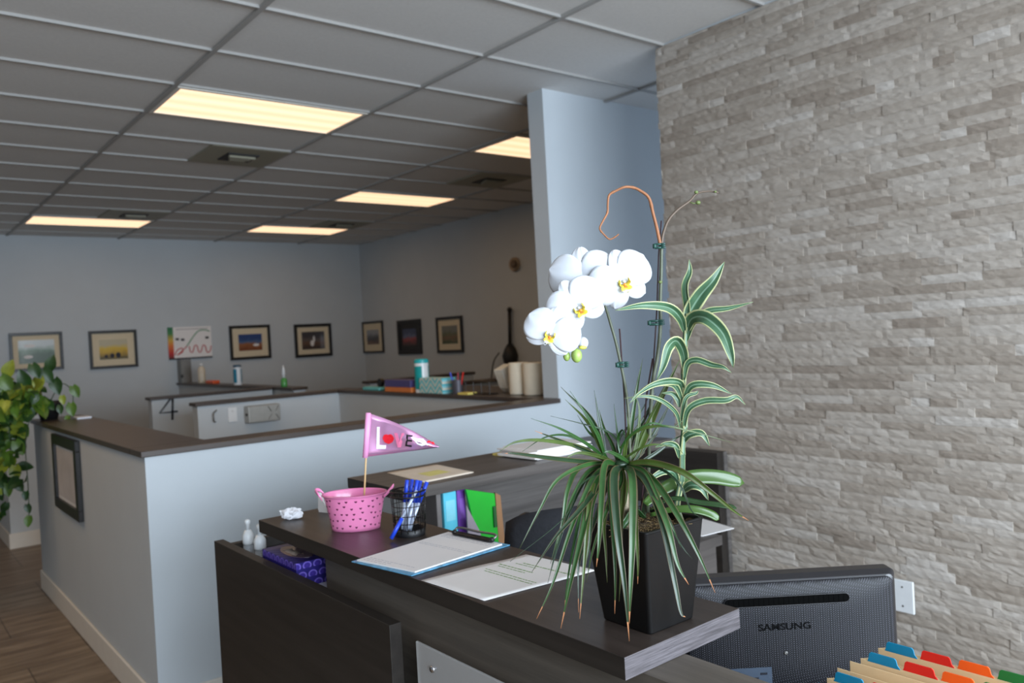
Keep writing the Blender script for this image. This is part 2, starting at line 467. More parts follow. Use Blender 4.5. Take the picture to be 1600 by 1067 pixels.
VENTM = M('vent_enamel', (150, 146, 128), .5, var=.03)
DARKV = M('vent_shadow_gap', (40, 40, 44), .6)
for (i, j, lb) in ((.5, 4, 'square ceiling air vent just beyond the largest light'), (2.5, 4, 'ceiling air vent beside the column, under the far middle tiles'),
                   (2.5, 9, 'ceiling air vent just before the small light near the corner'), (.5, 9, 'ceiling air vent before the far left light')):
    x0 = GX + i * TX + .013; x1 = x0 + TX / 2 - .026; y0 = GY + j * TY + .013; y1 = y0 + TY - .026
    cx, cy = (x0 + x1) / 2, (y0 + y1) / 2
    t = thing('air_vent', lb, 'vent', (cx, cy, HC - .03), 'ceiling air vents')
    obj('face_plate', MB().box(x0, x1, y0, y1, HC - .004, HC + .011), VENTM, t)
    obj('throat', MB().box(cx - .12, cx + .12, cy - .12, cy + .12, HC - .012, HC - .0045), DARKV, t)
    s = MB()
    for k in range(3): s.box(cx - .1 + .02 * k, cx + .1 - .02 * k, cy - .085 + .05 * k, cy - .05 + .05 * k, HC - .03, HC - .013)
    obj('louvre', s, VENTM, t)

# ------------------------------------------------------------------ framed pictures
FRAMEM = M('black_frame', (26, 24, 24), .35, var=.05)
MATW = M('cream_mat_board', (214, 200, 172), .8, var=.02)


def pic_mat(name, top, mid, bot, acc, sc=5):
    m, t, b = newmat(name)
    tc = t.nodes.new('ShaderNodeTexCoord'); sp = t.nodes.new('ShaderNodeSeparateXYZ'); t.links.new(tc.outputs['Generated'], sp.inputs[0])
    n = t.nodes.new('ShaderNodeTexNoise'); n.inputs['Scale'].default_value = sc; n.inputs['Detail'].default_value = 5; t.links.new(tc.outputs['Generated'], n.inputs['Vector'])
    a = t.nodes.new('ShaderNodeMath'); a.operation = 'MULTIPLY_ADD'; a.inputs[1].default_value = .5; t.links.new(n.outputs[0], a.inputs[0]); t.links.new(sp.outputs['Z'], a.inputs[2])
    r = t.nodes.new('ShaderNodeValToRGB'); e = r.color_ramp.elements
    e[0].position = .35; e[0].color = srgb(bot) + (1,); e[1].position = 1.1; e[1].color = srgb(top) + (1,)
    q = e.new(.62); q.color = srgb(acc) + (1,); q = e.new(.78); q.color = srgb(mid) + (1,)
    t.links.new(a.outputs[0], r.inputs[0]); t.links.new(r.outputs[0], b.inputs['Base Color']); b.inputs['Roughness'].default_value = .35; b.inputs['Coat Weight'].default_value = .5
    return m


def picture(label, c, ax, w, h, art, bw=.035, mw=.075, matm=None, extra=None, group='framed pictures'):
    """hung on a wall; ax = unit vector along the wall (to the right as seen), c = centre on the wall surface"""
    ax = V(ax); nrm = V((0, 0, 1)).cross(ax) * -1  # towards the viewer
    nrm = ax.cross(V((0, 0, 1)))
    up = V((0, 0, 1)); c = V(c)
    t = thing('framed_picture', label, 'picture', c - up * h / 2, group)

    def slab(mb, a0, a1, b0, b1, n0, n1, m=0):
        vs = [c + ax * a + up * b + nrm * n for a in (a0, a1) for b in (b0, b1) for n in (n0, n1)]
        mb.add(vs, [(0, 1, 3, 2), (4, 6, 7, 5), (0, 4, 5, 1), (2, 3, 7, 6), (0, 2, 6, 4), (1, 5, 7, 3)], m)
        return mb
    f = MB(); W, H = w / 2, h / 2
    slab(f, -W, W, H - bw, H, .002, .028); slab(f, -W, W, -H, -H + bw, .002, .028); slab(f, -W, -W + bw, -H + bw, H - bw, .002, .028); slab(f, W - bw, W, -H + bw, H - bw, .002, .028)
    obj('frame', f, FRAMEM, t, bevel=.003)
    obj('mat_board', slab(MB(), -W + bw, W - bw, -H + bw, H - bw, .003, .012), matm or MATW, t)
    a = slab(MB(), -W + bw + mw, W - bw - mw, -H + bw + mw, H - bw - mw, .0125, .0145)
    ao = obj('photo_print', a, art, t)
    if extra: extra(t, ao, c, ax, up, nrm, W - bw - mw, H - bw - mw)
    return t


def cx(a, b, ax, val): return (at(a[0], a[1], ax, val) + at(b[0], b[1], ax, val)) / 2


ART1 = pic_mat('lake_photo', (196, 206, 208), (110, 140, 120), (44, 74, 46), (60, 90, 66), 3)
ART2 = pic_mat('yellow_photo', (190, 180, 150), (214, 180, 40), (96, 84, 40), (200, 160, 30), 3)
ART3 = pic_mat('desert_photo', (40, 66, 120), (70, 100, 140), (120, 62, 30), (150, 96, 60), 4)
ART4 = pic_mat('mountain_photo', (60, 56, 60), (90, 80, 76), (60, 46, 40), (100, 72, 54), 8)
ART5 = pic_mat('grey_tower_photo', (150, 152, 156), (90, 92, 98), (110, 80, 64), (50, 54, 60), 4)
ART6 = pic_mat('night_town_photo', (60, 70, 100), (90, 100, 130), (70, 40, 44), (150, 60, 60), 5)
ART7 = pic_mat('garden_photo', (120, 120, 110), (90, 96, 60), (60, 74, 36), (120, 90, 60), 5)
DARKART = M('dark_art_ink', (30, 28, 44), .6)
WHITEART = M('white_art_ink', (225, 222, 220), .6)


def quads(name, rects, mat, t, c, ax, up, nrm, off=.0148, shape=None):
    m = MB()
    for (u, v, du, dv) in rects:
        n = 10
        poly = [c + ax * (u + du * math.cos(2 * PI * k / n)) + up * (v + dv * math.sin(2 * PI * k / n)) + nrm * off for k in range(n)]
        m.prism(poly, nrm * .0008)
    return obj(name, m, mat, t)


def e2(t, ao, c, ax, up, n, W, H): quads('dark_figures', [(-.09, -.085, .022, .022), (-.02, -.08, .026, .03), (.05, -.075, .03, .036)], DARKART, t, c, ax, up, n)
def e3(t, ao, c, ax, up, n, W, H): quads('white_building', [(.08, -.04, .045, .02)], WHITEART, t, c, ax, up, n)
def e4(t, ao, c, ax, up, n, W, H): quads('white_cascade', [(-.02, -.04, .03, .045), (.01, .02, .015, .05)], WHITEART, t, c, ax, up, n)
def e1(t, ao, c, ax, up, n, W, H): quads('pale_sky_patch', [(-.07, .07, .06, .02), (-.09, -.06, .05, .02)], WHITEART, t, c, ax, up, n)


BX = (1, 0, 0)
picture('black framed lake photo at far left of the back wall, behind the trailing plant', (1.68, 11.15, 1.69), BX, .56, .46, ART1, .035, .055, extra=e1)
picture('black framed yellow picture on the back wall, second from the left', (2.53, 11.15, 1.67), BX, .56, .48, ART2, .035, .08, extra=e2)
picture('black framed picture of blue sky over brown ground, right of the colour chart', (4.30, 11.15, 1.67), BX, .585, .48, ART3, .04, .085, extra=e3)
picture('black framed picture of a white cascade on the back wall nearest the corner', (5.25, 11.15, 1.65), BX, .59, .49, ART4, .045, .07, extra=e4)
RX = (0, -1, 0)
picture('slim black framed grey tower picture, nearest the corner on the right wall', (6.1, 10.85, 1.65), RX, .62, .48, ART5, .03, .1)
picture('wholly black framed dark town picture, middle of the three on the right wall', (6.1, 9.81, 1.62), RX, .62, .49, ART6, .05, .08, matm=FRAMEM)
picture('black framed green garden picture, rightmost of the three on the right wall', (6.1, 8.81, 1.62), RX, .6, .48, ART7, .04, .08)
GREYART = M('pale_print', (196, 190, 190), .5, var=.12, scale=5)
picture('black framed pale certificate hung on the low grey partition at left', (.934, 5.345, 1.13 - .22 + .0), (0, -1, 0), .70, .45, GREYART, .06, .02, matm=PAPER, group=None)

# colour chart on the back wall
t = thing('wall_chart', 'unframed white chart with rainbow bar and curved lines on the back wall', 'chart', (3.47, 11.148, 1.49))
obj('board', MB().box(3.19, 3.76, 11.13, 11.147, 1.49, 1.92), PAPER, t)
m, tt, b = newmat('rainbow_bar'); tc = tt.nodes.new('ShaderNodeTexCoord'); sp = tt.nodes.new('ShaderNodeSeparateXYZ'); r = tt.nodes.new('ShaderNodeValToRGB')
tt.links.new(tc.outputs['Generated'], sp.inputs[0]); tt.links.new(sp.outputs['Z'], r.inputs[0]); tt.links.new(r.outputs[0], b.inputs['Base Color'])
e = r.color_ramp.elements; e[0].color = srgb((60, 20, 20)) + (1,); e[1].color = srgb((10, 110, 70)) + (1,)
for p, c in ((.2, (190, 30, 30)), (.42, (220, 110, 40)), (.6, (210, 170, 60)), (.8, (60, 130, 70))): q = e.new(p); q.color = srgb(c) + (1,)
obj('rainbow_bar', MB().box(3.19, 3.26, 11.126, 11.1298, 1.49, 1.92), m, t)
obj('bottom_edge', MB().box(3.19, 3.76, 11.124, 11.1298, 1.49, 1.51), FRAMEM, t)
CH = [M('chart_green', (50, 140, 90), .6), M('chart_red', (190, 50, 50), .6), M('chart_orange', (200, 130, 50), .6)]
P = [V((3.27 + .1 * k / 8 + 0, 11.127, 1.54 + .05 * math.sin(k * .8))) for k in range(9)]
obj('green_curve', MB().tube(spline([(3.43, 11.127, 1.66), (3.5, 11.127, 1.76), (3.58, 11.127, 1.85), (3.66, 11.127, 1.87), (3.74, 11.127, 1.85)]), .006), CH[0], t)
obj('red_curve', MB().tube(spline([(3.27, 11.127, 1.55), (3.3, 11.127, 1.61), (3.36, 11.127, 1.64), (3.37, 11.127, 1.59), (3.3, 11.127, 1.55), (3.34, 11.127, 1.58), (3.43, 11.127, 1.66)], 40), .006), CH[1], t)
obj('wavy_curve', MB().tube(spline([(3.46, 11.127, 1.66), (3.47, 11.127, 1.59), (3.5, 11.127, 1.58), (3.53, 11.127, 1.66), (3.56, 11.127, 1.66), (3.58, 11.127, 1.58), (3.61, 11.127, 1.58), (3.64, 11.127, 1.66), (3.67, 11.127, 1.65), (3.69, 11.127, 1.57), (3.73, 11.127, 1.58), (3.75, 11.127, 1.65)], 60), .006), CH[1], t)
mk = MB()
for u, v in ((3.31, 1.76), (3.38, 1.75), (3.70, 1.765)): mk.box(u - .022, u + .022, 11.126, 11.1298, v - .015, v + .015)
obj('small_photos', mk, FRAMEM, t)
obj('heading_line', MB().box(3.3, 3.72, 11.127, 11.1298, 1.885, 1.892), INK, t)

# grey cable box below the chart
t = thing('cable_box', 'grey panel standing on the far partition cap directly below the colour chart', 'panel', (3.33, 10.9, HT))
obj('panel', MB().box(3.29, 3.42, 10.97, 11.12, HT, 1.486), GREYMETAL, t)
obj('black_knob', MB().box(3.28, 3.30, 10.93, 10.969, 1.25, 1.29), BLACK, t)


def bottle(name, label, c, r, h, mats, cat='bottle', group=None, neck=None):
    pass


# ------------------------------------------------------------------ things in the far bay
def on_cap(px, x, z=HT):
    """point on a cap running into the depth at this x, below pixel column px"""
    return at(px, 600, 0, x)


yy = on_cap(316, 3.35).y
t = thing('spray_bottle', 'cream white bottle on the far partition cap left of the orange packet', 'bottle', (3.35, yy, HT))
obj('body', MB().lathe([(.042, 0), (.045, .02), (.045, .17), (.03, .2), (.018, .215)], (3.35, yy, HT), 20), M('cream_plastic', (214, 204, 184), .4), t, smooth=True)
obj('cap', MB().lathe([(.02, 0), (.02, .03)], (3.35, yy, HT + .215), 16), WHITEP, t, smooth=True)
yy = on_cap(332, 3.35).y
tag(obj('wipes_packet', MB().box(3.31, 3.40, yy - .13, yy + .13, HT, HT + .04), M('orange_pack', (232, 96, 48), .4), bevel=.012), 'flat orange packet lying on the far partition cap', 'packet')


def canister(label, x, y, z, r, h, band, lid=(60, 190, 190)):
    t = thing('wipes_canister', label, 'canister', (x, y, z))
    obj('body', MB().lathe([(r, 0), (r, h)], (x, y, z), 24), WHITEP, t, smooth=False)
    obj('lid', MB().lathe([(r * 1.02, 0), (r * 1.02, h * .1), (r * .8, h * .14)], (x, y, z + h), 24), M('teal_lid', lid, .4), t)
    lab = MB()
    for a0 in (0, PI):
        P = []
        for zz in (h * .12, h * .9):
            P.append([V((x + (r + .0012) * math.cos(a0 + a), y + (r + .0012) * math.sin(a0 + a), z + zz)) for a in [k * .13 for k in range(-8, 9)]])
        lab.grid(P)
    obj('label_band', lab, M('teal_label', band, .4), t)
    return t


yy = on_cap(372, 3.35).y
canister('blue and white wipes canister on the far partition cap below the desert picture', 3.35, yy, HT, .045, .2, (30, 130, 160), (60, 90, 110))
yy = on_cap(444, 3.35).y
t = thing('soap_dispenser', 'small green bottle with white pump at the near end of the rear partition', 'bottle', (3.35, yy, HT))
obj('body', MB().lathe([(.03, 0), (.032, .01), (.032, .07), (.015, .09)], (3.35, yy, HT), 20), M('green_bottle', (80, 160, 80), .3), t, smooth=True)
obj('pump', MB().lathe([(.014, 0), (.014, .03), (.02, .035), (.012, .09), (.004, .13)], (3.35, yy, HT + .09), 16), WHITEP, t, smooth=True)

# number and hook, switch, glove dispenser on the stall walls
p4 = at(262, 639, 1, 7.98)
NUMM = M('black_numeral', (34, 36, 44), .3)
t4 = thing('number_sign', 'black metal numeral 4 mounted on the rear stall partition', 'sign', (p4.x, 7.97, p4.z - .08))
o4 = V((p4.x, 7.972, p4.z)); n4 = MB()
n4.tube([o4 + V((.045, 0, .115)), o4 + V((-.075, 0, -.03)), o4 + V((.085, 0, -.03))], [.009, .009, .009], 8)
n4.tube([o4 + V((.05, 0, .11)), o4 + V((.035, 0, -.105))], .010, 8)
obj('numeral', n4, NUMM, t4, smooth=True)
ph = at(335, 651, 1, 6.55)
tag(obj('wall_hook', MB().tube(spline([(ph.x + .02, 6.546, ph.z + .05), (ph.x - .012, 6.53, ph.z + .03), (ph.x - .018, 6.515, ph.z), (ph.x - .012, 6.53, ph.z - .035), (ph.x + .006, 6.547, ph.z - .04)]), .006), GREYMETAL, smooth=True),
    'small curved metal hook on the stall partition left of the white plate', 'hook')
ps = at(363, 648, 1, 6.55)
t = thing('wall_plate', 'white blank switch plate on the stall partition beside the metal dispenser', 'wall plate', (ps.x, 6.54, ps.z - .06))
obj('plate', MB().box(ps.x - .036, ps.x + .036, 6.541, 6.549, ps.z - .058, ps.z + .058), WHITEP, t, bevel=.002)
obj('screw', MB().lathe([(.004, 0), (.004, .002)], (ps.x, 6.5405, ps.z + .03), 8, T=Matrix.Rotation(PI / 2, 4, 'X')), GREYMETAL, t)
pg = at(412, 645, 1, 6.50)
t = thing('glove_dispenser', 'brushed metal glove box dispenser mounted on the stall partition', 'dispenser', (pg.x, 6.5, pg.z - .07))
gx0, gx1, gz0, gz1 = pg.x - .145, pg.x + .125, pg.z - .068, pg.z + .068
DISP = M('brushed_steel', (176, 176, 172), .4, .5, var=.05)
obj('casing', MB().box(gx0, gx1, 6.45, 6.549, gz0, gz1), DISP, t, bevel=.006)
xs = MB()
for s in (-1, 1):
    a = V((pg.x + .065, 6.448, pg.z)); 
    xs.tube([a + V((-.045, 0, -.055 * s)), a + V((-.018, 0, -.012 * s))], .0035); xs.tube([a + V((.045, 0, -.055 * s)), a + V((.018, 0, -.012 * s))], .0035)
obj('opening_flaps', xs, GREYMETAL, t)
obj('side_keyhole', MB().ball((gx0 - .001, 6.49, pg.z), .012, 8), BLACK, t, smooth=True)

# things on the near spine cap (x = 3.36)
SX = 3.36


def cy_at(px): return at(px, 600, 0, SX).y


TEAL = M('teal_cloth', (110, 190, 190), .7)
y1 = cy_at(600)
t = thing('tape_dispenser', 'small teal desk item at the far end of the near spine cap', 'tape dispenser', (SX, y1, HT))
obj('base', MB().box(SX - .04, SX + .04, y1 + .02, y1 + .3, HT, HT + .03), TEAL, t, bevel=.01)
obj('dark_roll', MB().lathe([(.035, -.015), (.035, .015)], (SX, y1 + .05, HT + .0655), 20, T=Matrix.Rotation(PI / 2, 4, 'Y')), DARKMETAL, t)
y1 = cy_at(631)
tag(obj('orange_box', MB().box(SX - .06, SX + .06, y1 - .2, y1 + .2, HT, HT + .038), M('orange_card', (214, 122, 56), .5), bevel=.003), 'orange box lying under the purple box on the spine cap', 'box')
tag(obj('purple_box', MB().box(SX - .058, SX + .062, y1 - .19, y1 + .2, HT + .0385, HT + .095), M('purple_card', (74, 66, 120), .5), bevel=.004), 'dark purple tissue box stacked on the orange box', 'box')
y1 = cy_at(660)
canister('large teal and white wipes canister beside the chevron box', SX, y1, HT, .055, .225, (20, 150, 150), (40, 170, 175))
y1 = cy_at(685)


def chevron():
    m, t, b = newmat('chevron_print'); tc = t.nodes.new('ShaderNodeTexCoord'); sp = t.nodes.new('ShaderNodeSeparateXYZ'); t.links.new(tc.outputs['Object'], sp.inputs[0])
    def mt(op, a, bb=None):
        n = t.nodes.new('ShaderNodeMath'); n.operation = op
        for k, s in enumerate((a, bb)):
            if s is None: continue
            if isinstance(s, (int, float)): n.inputs[k].default_value = s
            else: t.links.new(s, n.inputs[k])
        return n.outputs[0]
    tri = mt('PINGPONG', sp.outputs['Y'], .06)
    s = mt('FRACT', mt('MULTIPLY', mt('ADD', mt('MULTIPLY', tri, 1.0), sp.outputs['Z']), 22))
    r = t.nodes.new('ShaderNodeValToRGB'); r.color_ramp.interpolation = 'CONSTANT'
    e = r.color_ramp.elements; e[0].color = srgb((96, 190, 200)) + (1,); e[1].position = .36; e[1].color = srgb((222, 216, 200)) + (1,)
    q = e.new(.68); q.color = srgb((150, 210, 215)) + (1,)
    t.links.new(s, r.inputs[0]); t.links.new(r.outputs[0], b.inputs['Base Color']); b.inputs['Roughness'].default_value = .6
    return m


tag(obj('tissue_box', MB().box(SX - .06, SX + .06, y1 - .14, y1 + .17, HT, HT + .115), chevron(), bevel=.003), 'teal and white chevron patterned tissue box on the spine cap', 'tissue box')
y1 = cy_at(715)
t = thing('pen_cup', 'grey mesh pen cup with red and blue pens beside the chevron tissue box', 'pen cup', (SX, y1, HT))
obj('cup', MB().lathe([(.04, 0), (.042, .1), (.039, .1), (.037, .004)], (SX, y1, HT), 20), M('grey_mesh', (90, 88, 96), .5, .5), t, smooth=False)
for k, (c, dx, dy) in enumerate((((40, 60, 190), -.02, .05), ((200, 40, 30), .01, -.06), ((30, 30, 34), .02, .0), ((160, 60, 70), -.01, -.03))):
    tag(obj('pen', MB().tube([(SX + dx * .4, y1 + dy * .3, HT + .006), (SX + dx * 1.3, y1 + dy, HT + .155)], .006), M('cup_pen', c, .4)),
        ('blue', 'red', 'black', 'maroon')[k] + ' pen standing in the grey mesh cup on the spine cap', 'pen', 'pens in the grey mesh cup')
y1 = cy_at(731)
tag(obj('sticky_note_pad', MB().box(SX - .05, SX + .03, y1 - .06, y1 + .06, HT, HT + .014), M('yellow_note', (226, 206, 110), .7)), 'yellow sticky note pad on the spine cap beside the mesh cup', 'note pad')
# wire basket beyond
bk = at(778, 612, 1, 4.75)
t = thing('wire_basket', 'dark wire basket standing on the spine cap left of the paper towel rolls', 'basket', (SX + .09, 4.55, HT))
bm_ = MB()
for zz in (.005, .09):
    bm_.tube([(SX + .0, 4.42, HT + zz), (SX + .0, 4.70, HT + zz), (SX + .07, 4.70, HT + zz), (SX + .07, 4.42, HT + zz), (SX, 4.42, HT + zz)], .004)
obj('frame', bm_, DARKMETAL, t)
bm_ = MB()
for k in range(4):
    bm_.tube([(SX + .0, 4.42 + k * .093, HT + .004), (SX + .0, 4.42 + k * .093, HT + .09)], .003)
obj('uprights', bm_, DARKMETAL, t)

# paper towel rolls wrapped next to the column
def towel(px0, px1, y, label, tilt=0, top=566, r=None):
    a = at(px0, 600, 1, y); b_ = at(px1, 600, 1, y); r = (b_.x - a.x) / 2; c = V(((a.x + b_.x) / 2, y + 0, HT))
    h = at((px0 + px1) / 2, top, 1, y).z - HT
    t = thing('paper_towel_roll', label, 'paper towel', c, 'paper towel rolls beside the column')
    prof = [(r * .96, .001), (r, .01), (r, h - .01), (r * .94, h), (r * .3, h + .001)]
    obj('roll', MB().lathe(prof, c, 28, sy=1), M('towel_paper', (226, 214, 192), .85, var=.04, scale=14, bump=.3), t, smooth=True)
    obj('core', MB().lathe([(r * .28, h - .02), (r * .28, h + .004)], c, 16), M('card_core', (150, 128, 100), .8), t)
    return t


towel(822, 850, 4.08, 'cream paper towel roll touching the column, rightmost of the rolls')
towel(799, 824, 4.24, 'cream paper towel roll in the middle beside the folded towels')
t = thing('folded_towels', 'slanted folded white paper towels leaning at the left of the towel rolls', 'paper towels', (3.36, 4.46, HT))
fp = [at(783, 578, 1, 4.42), at(800, 568, 1, 4.42), at(806, 600, 1, 4.42), at(800, 617, 1, 4.42), at(793, 606, 1, 4.42)]
for p in fp: p.z = max(p.z, HT + .001)
lo = min(p.z for p in fp)
for p in fp: p.z -= (lo - HT - .001) * (1 if p.z < HT + .1 else 0)
obj('stack', MB().prism(fp, (0, .09, 0)), M('towel_white', (224, 218, 204), .85, bump=.2), t, bevel=.004)

# right wall : black pole with bulb, and round alarm
t = thing('hanging_brush', 'long black handled brush hanging on the right wall above the towel rolls', 'brush', (6.06, 7.48, 1.2))
pa = at(796, 484, 0, 6.05); pb = at(797, 545, 0, 6.05)
obj('handle', MB().tube([pa, pb], .022, 10), BLACK, t, smooth=True)
obj('grip_end', MB().ball(tuple(pa), .032, 8), BLACK, t, smooth=True)
obj('head', MB().lathe([(.03, .06), (.07, .0), (.10, -.08), (.085, -.16), (.05, -.27), (.04, -.33)], tuple(pb), 16), BLACK, t, smooth=True)
obj('cord', MB().tube(spline([pb + V((-.09, .1, -.04)), pb + V((-.1, .2, -.14)), pb + V((-.1, .26, -.32)), pb + V((-.1, .27, -.42))]), .008), BLACK, t, smooth=True)
pz = at(802, 413, 0, 6.06)
t = thing('wall_alarm', 'small round wall alarm high on the right wall beside the column', 'alarm', (6.08, pz.y, pz.z))
TX90 = Matrix.Rotation(-PI / 2, 4, 'Y')
obj('housing', MB().lathe([(.085, 0), (.085, .03), (.07, .05)], (6.099, pz.y, pz.z), 24, T=TX90), M('beige_plastic', (170, 150, 126), .5), t, smooth=False)
obj('sounder', MB().lathe([(.045, .04), (.05, .07), (.03, .085)], (6.09, pz.y - .04, pz.z), 20, T=TX90), M('brown_plastic', (110, 92, 74), .5), t, smooth=True)

# ------------------------------------------------------------------ pothos on the left partition
LEAFP = M('pothos_green', (74, 104, 34), .4, var=.35, scale=14, sub=0)
LEAFP2 = M('pothos_yellow', (122, 134, 44), .4, var=.3, scale=16)
LEAFP3 = M('pothos_dark', (36, 66, 26), .4, var=.3, scale=14)
tp = thing('trailing_plant', 'large trailing green houseplant in a black pot on the end of the left partition', 'plant', (1.0, 6.3, HT))
obj('pot', MB().lathe([(.052, 0), (.078, .10), (.083, .125), (.074, .125), (.066, .1)], (1.0, 6.3, HT), 28), BLACK, tp, smooth=True)
obj('soil', MB().lathe([(.07, .09), (.07, .1)], (1.0, 6.3, HT), 20), M('soil', (50, 38, 28), .9), tp)


def heart_leaf(c, d, n, L, W, mb, m=0):
    """heart-shaped leaf, base at c, pointing along d, normal n"""
    d = V(d).normalized(); n = V(n).normalized(); s = d.cross(n).normalized(); n = s.cross(d)
    P = []
    for k in range(8):
        t_ = k / 7; wv = W * (math.sin(PI * min(1, t_ * .92 + .08)) ** .62) * (1 - .45 * t_) * 1.15
        if k == 0: wv = W * .42
        if k == 7: wv = .0005
        row = []
        for q in (-1, -.5, 0, .5, 1):
            row.append(c + d * (L * t_ - (.14 * L * abs(q) if k == 0 else 0)) + s * (wv * q) + n * (abs(q) * wv * .3 - .25 * L * t_ * t_))
        P.append(row)
    mb.grid(P, m)


random.seed(11)
LP = [LEAFP, LEAFP, LEAFP2, LEAFP3, LEAFP3]
vines = []
for k in range(9):
    a = [(-.08, .02), (-.1, -.1), (-.16, .1), (-.22, -.05), (-.3, .05), (-.36, -.1), (-.42, .02), (-.05, .1), (-.2, -.16)][k]
    zt = HT + .12 + random.uniform(.02, .1); ln = [.35, .55, .7, .85, .95, 1.0, .9, .3, .6][k]
    pts = [V((.99, 6.3, HT + .10)), V((.95 + a[0] * .5, 6.3 + a[1] * .5, zt)), V((.87 + a[0], 6.3 + a[1], zt - .1)), V((.85 + a[0], 6.3 + a[1], zt - ln * .6)), V((.86 + a[0], 6.3 + a[1] * 1.2, zt - ln))]
    sp_ = spline(pts, 24); vines.append(sp_)
    obj('vine', MB().tube(sp_, .004, 6), LEAFP3, tp, smooth=True)
# the two stems that hang at the right of the pot
v2 = spline([V((1.0, 6.3, HT + .1)), at(95, 600, 1, 6.25), at(113, 612, 1, 6.2), at(113, 640, 1, 6.2)], 14); vines.append(v2); obj('vine', MB().tube(v2, .003, 6), LEAFP3, tp, smooth=True)
v3 = spline([V((.9, 6.25, HT + .1)), at(40, 690, 1, 6.2), at(44, 760, 1, 6.2), at(46, 815, 1, 6.2)], 14); vines.append(v3); obj('vine', MB().tube(v3, .003, 6), LEAFP3, tp, smooth=True)
cnt = 0


def rdir():
    return V((random.uniform(-1, .6), random.uniform(-1, .2), random.uniform(-1.2, .3)))


for (px, py, L, ang) in ((118, 612, .085, 0), (112, 640, .09, 0), (105, 655, .05, 0), (88, 604, .11, 0), (74, 588, .11, 0), (80, 566, .1, 1), (36, 590, .11, 1), (20, 640, .17, 1), (44, 815, .07, 0), (44, 795, .06, 0), (40, 775, .06, 0), (30, 760, .08, 0),
                         (60, 600, .1, 0), (52, 620, .1, 0), (98, 625, .06, 0), (94, 640, .06, 0), (10, 600, .12, 0), (14, 575, .11, 1), (55, 580, .1, 0), (30, 620, .12, 0), (5, 720, .11, 0), (24, 740, .1, 0), (12, 765, .09, 0), (30, 700, .1, 0)):
    mb = MB(); d = V((random.uniform(-.4, .4), -.3, .8 if ang else -.8)); nn = V((-.5, -1, .4))
    c = at(px, py, 1, 6.15) - d.normalized() * L * .5
    heart_leaf(c, d, nn, L, L * .42, mb)
    obj('leaf', mb, random.choice(LP), tp, smooth=True); cnt += 1
stuffmb = MB()
for k in range(620):
    v = random.choice(vines[:9]); p = v[random.randint(3, len(v) - 1)]
    p = p + V((random.uniform(-.17, .05), random.uniform(-.14, .12), random.uniform(-.08, .08)))
    d = rdir(); nn = V((random.uniform(-1, .2), random.uniform(-1, -.2), random.uniform(0, 1))); L = random.uniform(.06, .12)
    if cnt < 96:
        mb = MB(); heart_leaf(p, d, nn, L, L * .42, mb); obj('leaf', mb, random.choice(LP), tp, smooth=True); cnt += 1
    else: heart_leaf(p, d, nn, L, L * .42, stuffmb, random.randint(0, 4))
for p in stuffmb.v: pass
o = obj('foliage', stuffmb, LP, tp, smooth=True); o['kind'] = 'stuff'
# white saucer-like tray beside the pot
tag(obj('paper_tray', MB().box(1.12, 1.21, 6.03, 6.19, HT, HT + .012), M('white_tray', (206, 212, 224), .4), bevel=.003), 'small white tray on the partition cap beside the black plant pot', 'tray')
#PART2
# ------------------------------------------------------------------ reception desk (front run)
ZC = 1.08
td = thing('reception_desk', 'dark wood reception desk with raised transaction counter in the foreground', 'desk', (1.06, 1.6, 0))
b = MB().box(.913, 1.215, .8895, 2.383, 1.043, ZC)
b.m = [0, 0, 1, 2, 2, 0]
obj('countertop', b, [WOODY, WOODE, WOODK], td, bevel=.0012).data
for o in [x for x in td.children if x.name.startswith('countertop')]:
    for p in o.data.polygons:
        n = p.normal
        p.material_index = 0 if abs(n.z) > .5 else (1 if abs(n.y) > .5 else 2)
obj('front_body', MB().box(.955, 1.06, .35, 2.03, 0, 1.0425), WOODB, td)
obj('rear_body', MB().box(1.03, 1.06, 2.0305, 2.40, 0, 1.0425), WOODB, td)
obj('ledge_panel', MB().box(.875, .905, 1.56, 2.68, 0, .975), WOODK, td, bevel=.001)
obj('ledge_shelf', MB().box(.9055, 1.0295, 2.031, 2.655, .905, .925).box(1.0295, 1.2, 2.401, 2.655, .905, .925), WOODK, td)
obj('ledge_end', MB().box(.9055, 1.2, 2.6555, 2.68, 0, .958), WOODK, td)
obj('work_surface', MB().box(1.0605, 1.95, .1, 1.32, .70, .738), WOODY, td)
obj('side_panel', MB().box(1.0605, 1.6, .1, .13, 0, .699), WOODY, td)
obj('leg_panel', MB().box(1.0605, 1.6, 1.28, 1.31, 0, .699), WOODY, td)
# frosted acrylic sign panel standing off the body
ACR = M('frosted_acrylic', (190, 190, 190), .3, var=.01, alpha=.55)
tg = thing('acrylic_panel', 'frosted acrylic panel on metal standoffs fixed to the desk front', 'panel', (.903, 1.2, .42))
c0 = at(651, 1001, 0, .903); 
obj('sheet', MB().box(.900, .906, .5, c0.y, .42, c0.z), ACR, tg, bevel=.0015)
so = at(674, 1046, 0, .897); RYN = Matrix.Rotation(-PI / 2, 4, 'Y')
obj('standoff', MB().lathe([(.0075, -.028), (.0075, .004), (.006, .008)], (.904, so.y, so.z), 16, T=RYN), CHROME, tg, smooth=True)
obj('standoff', MB().lathe([(.0075, -.028), (.0075, .004), (.006, .008)], (.904, .56, so.z), 16, T=RYN), CHROME, tg, smooth=True)

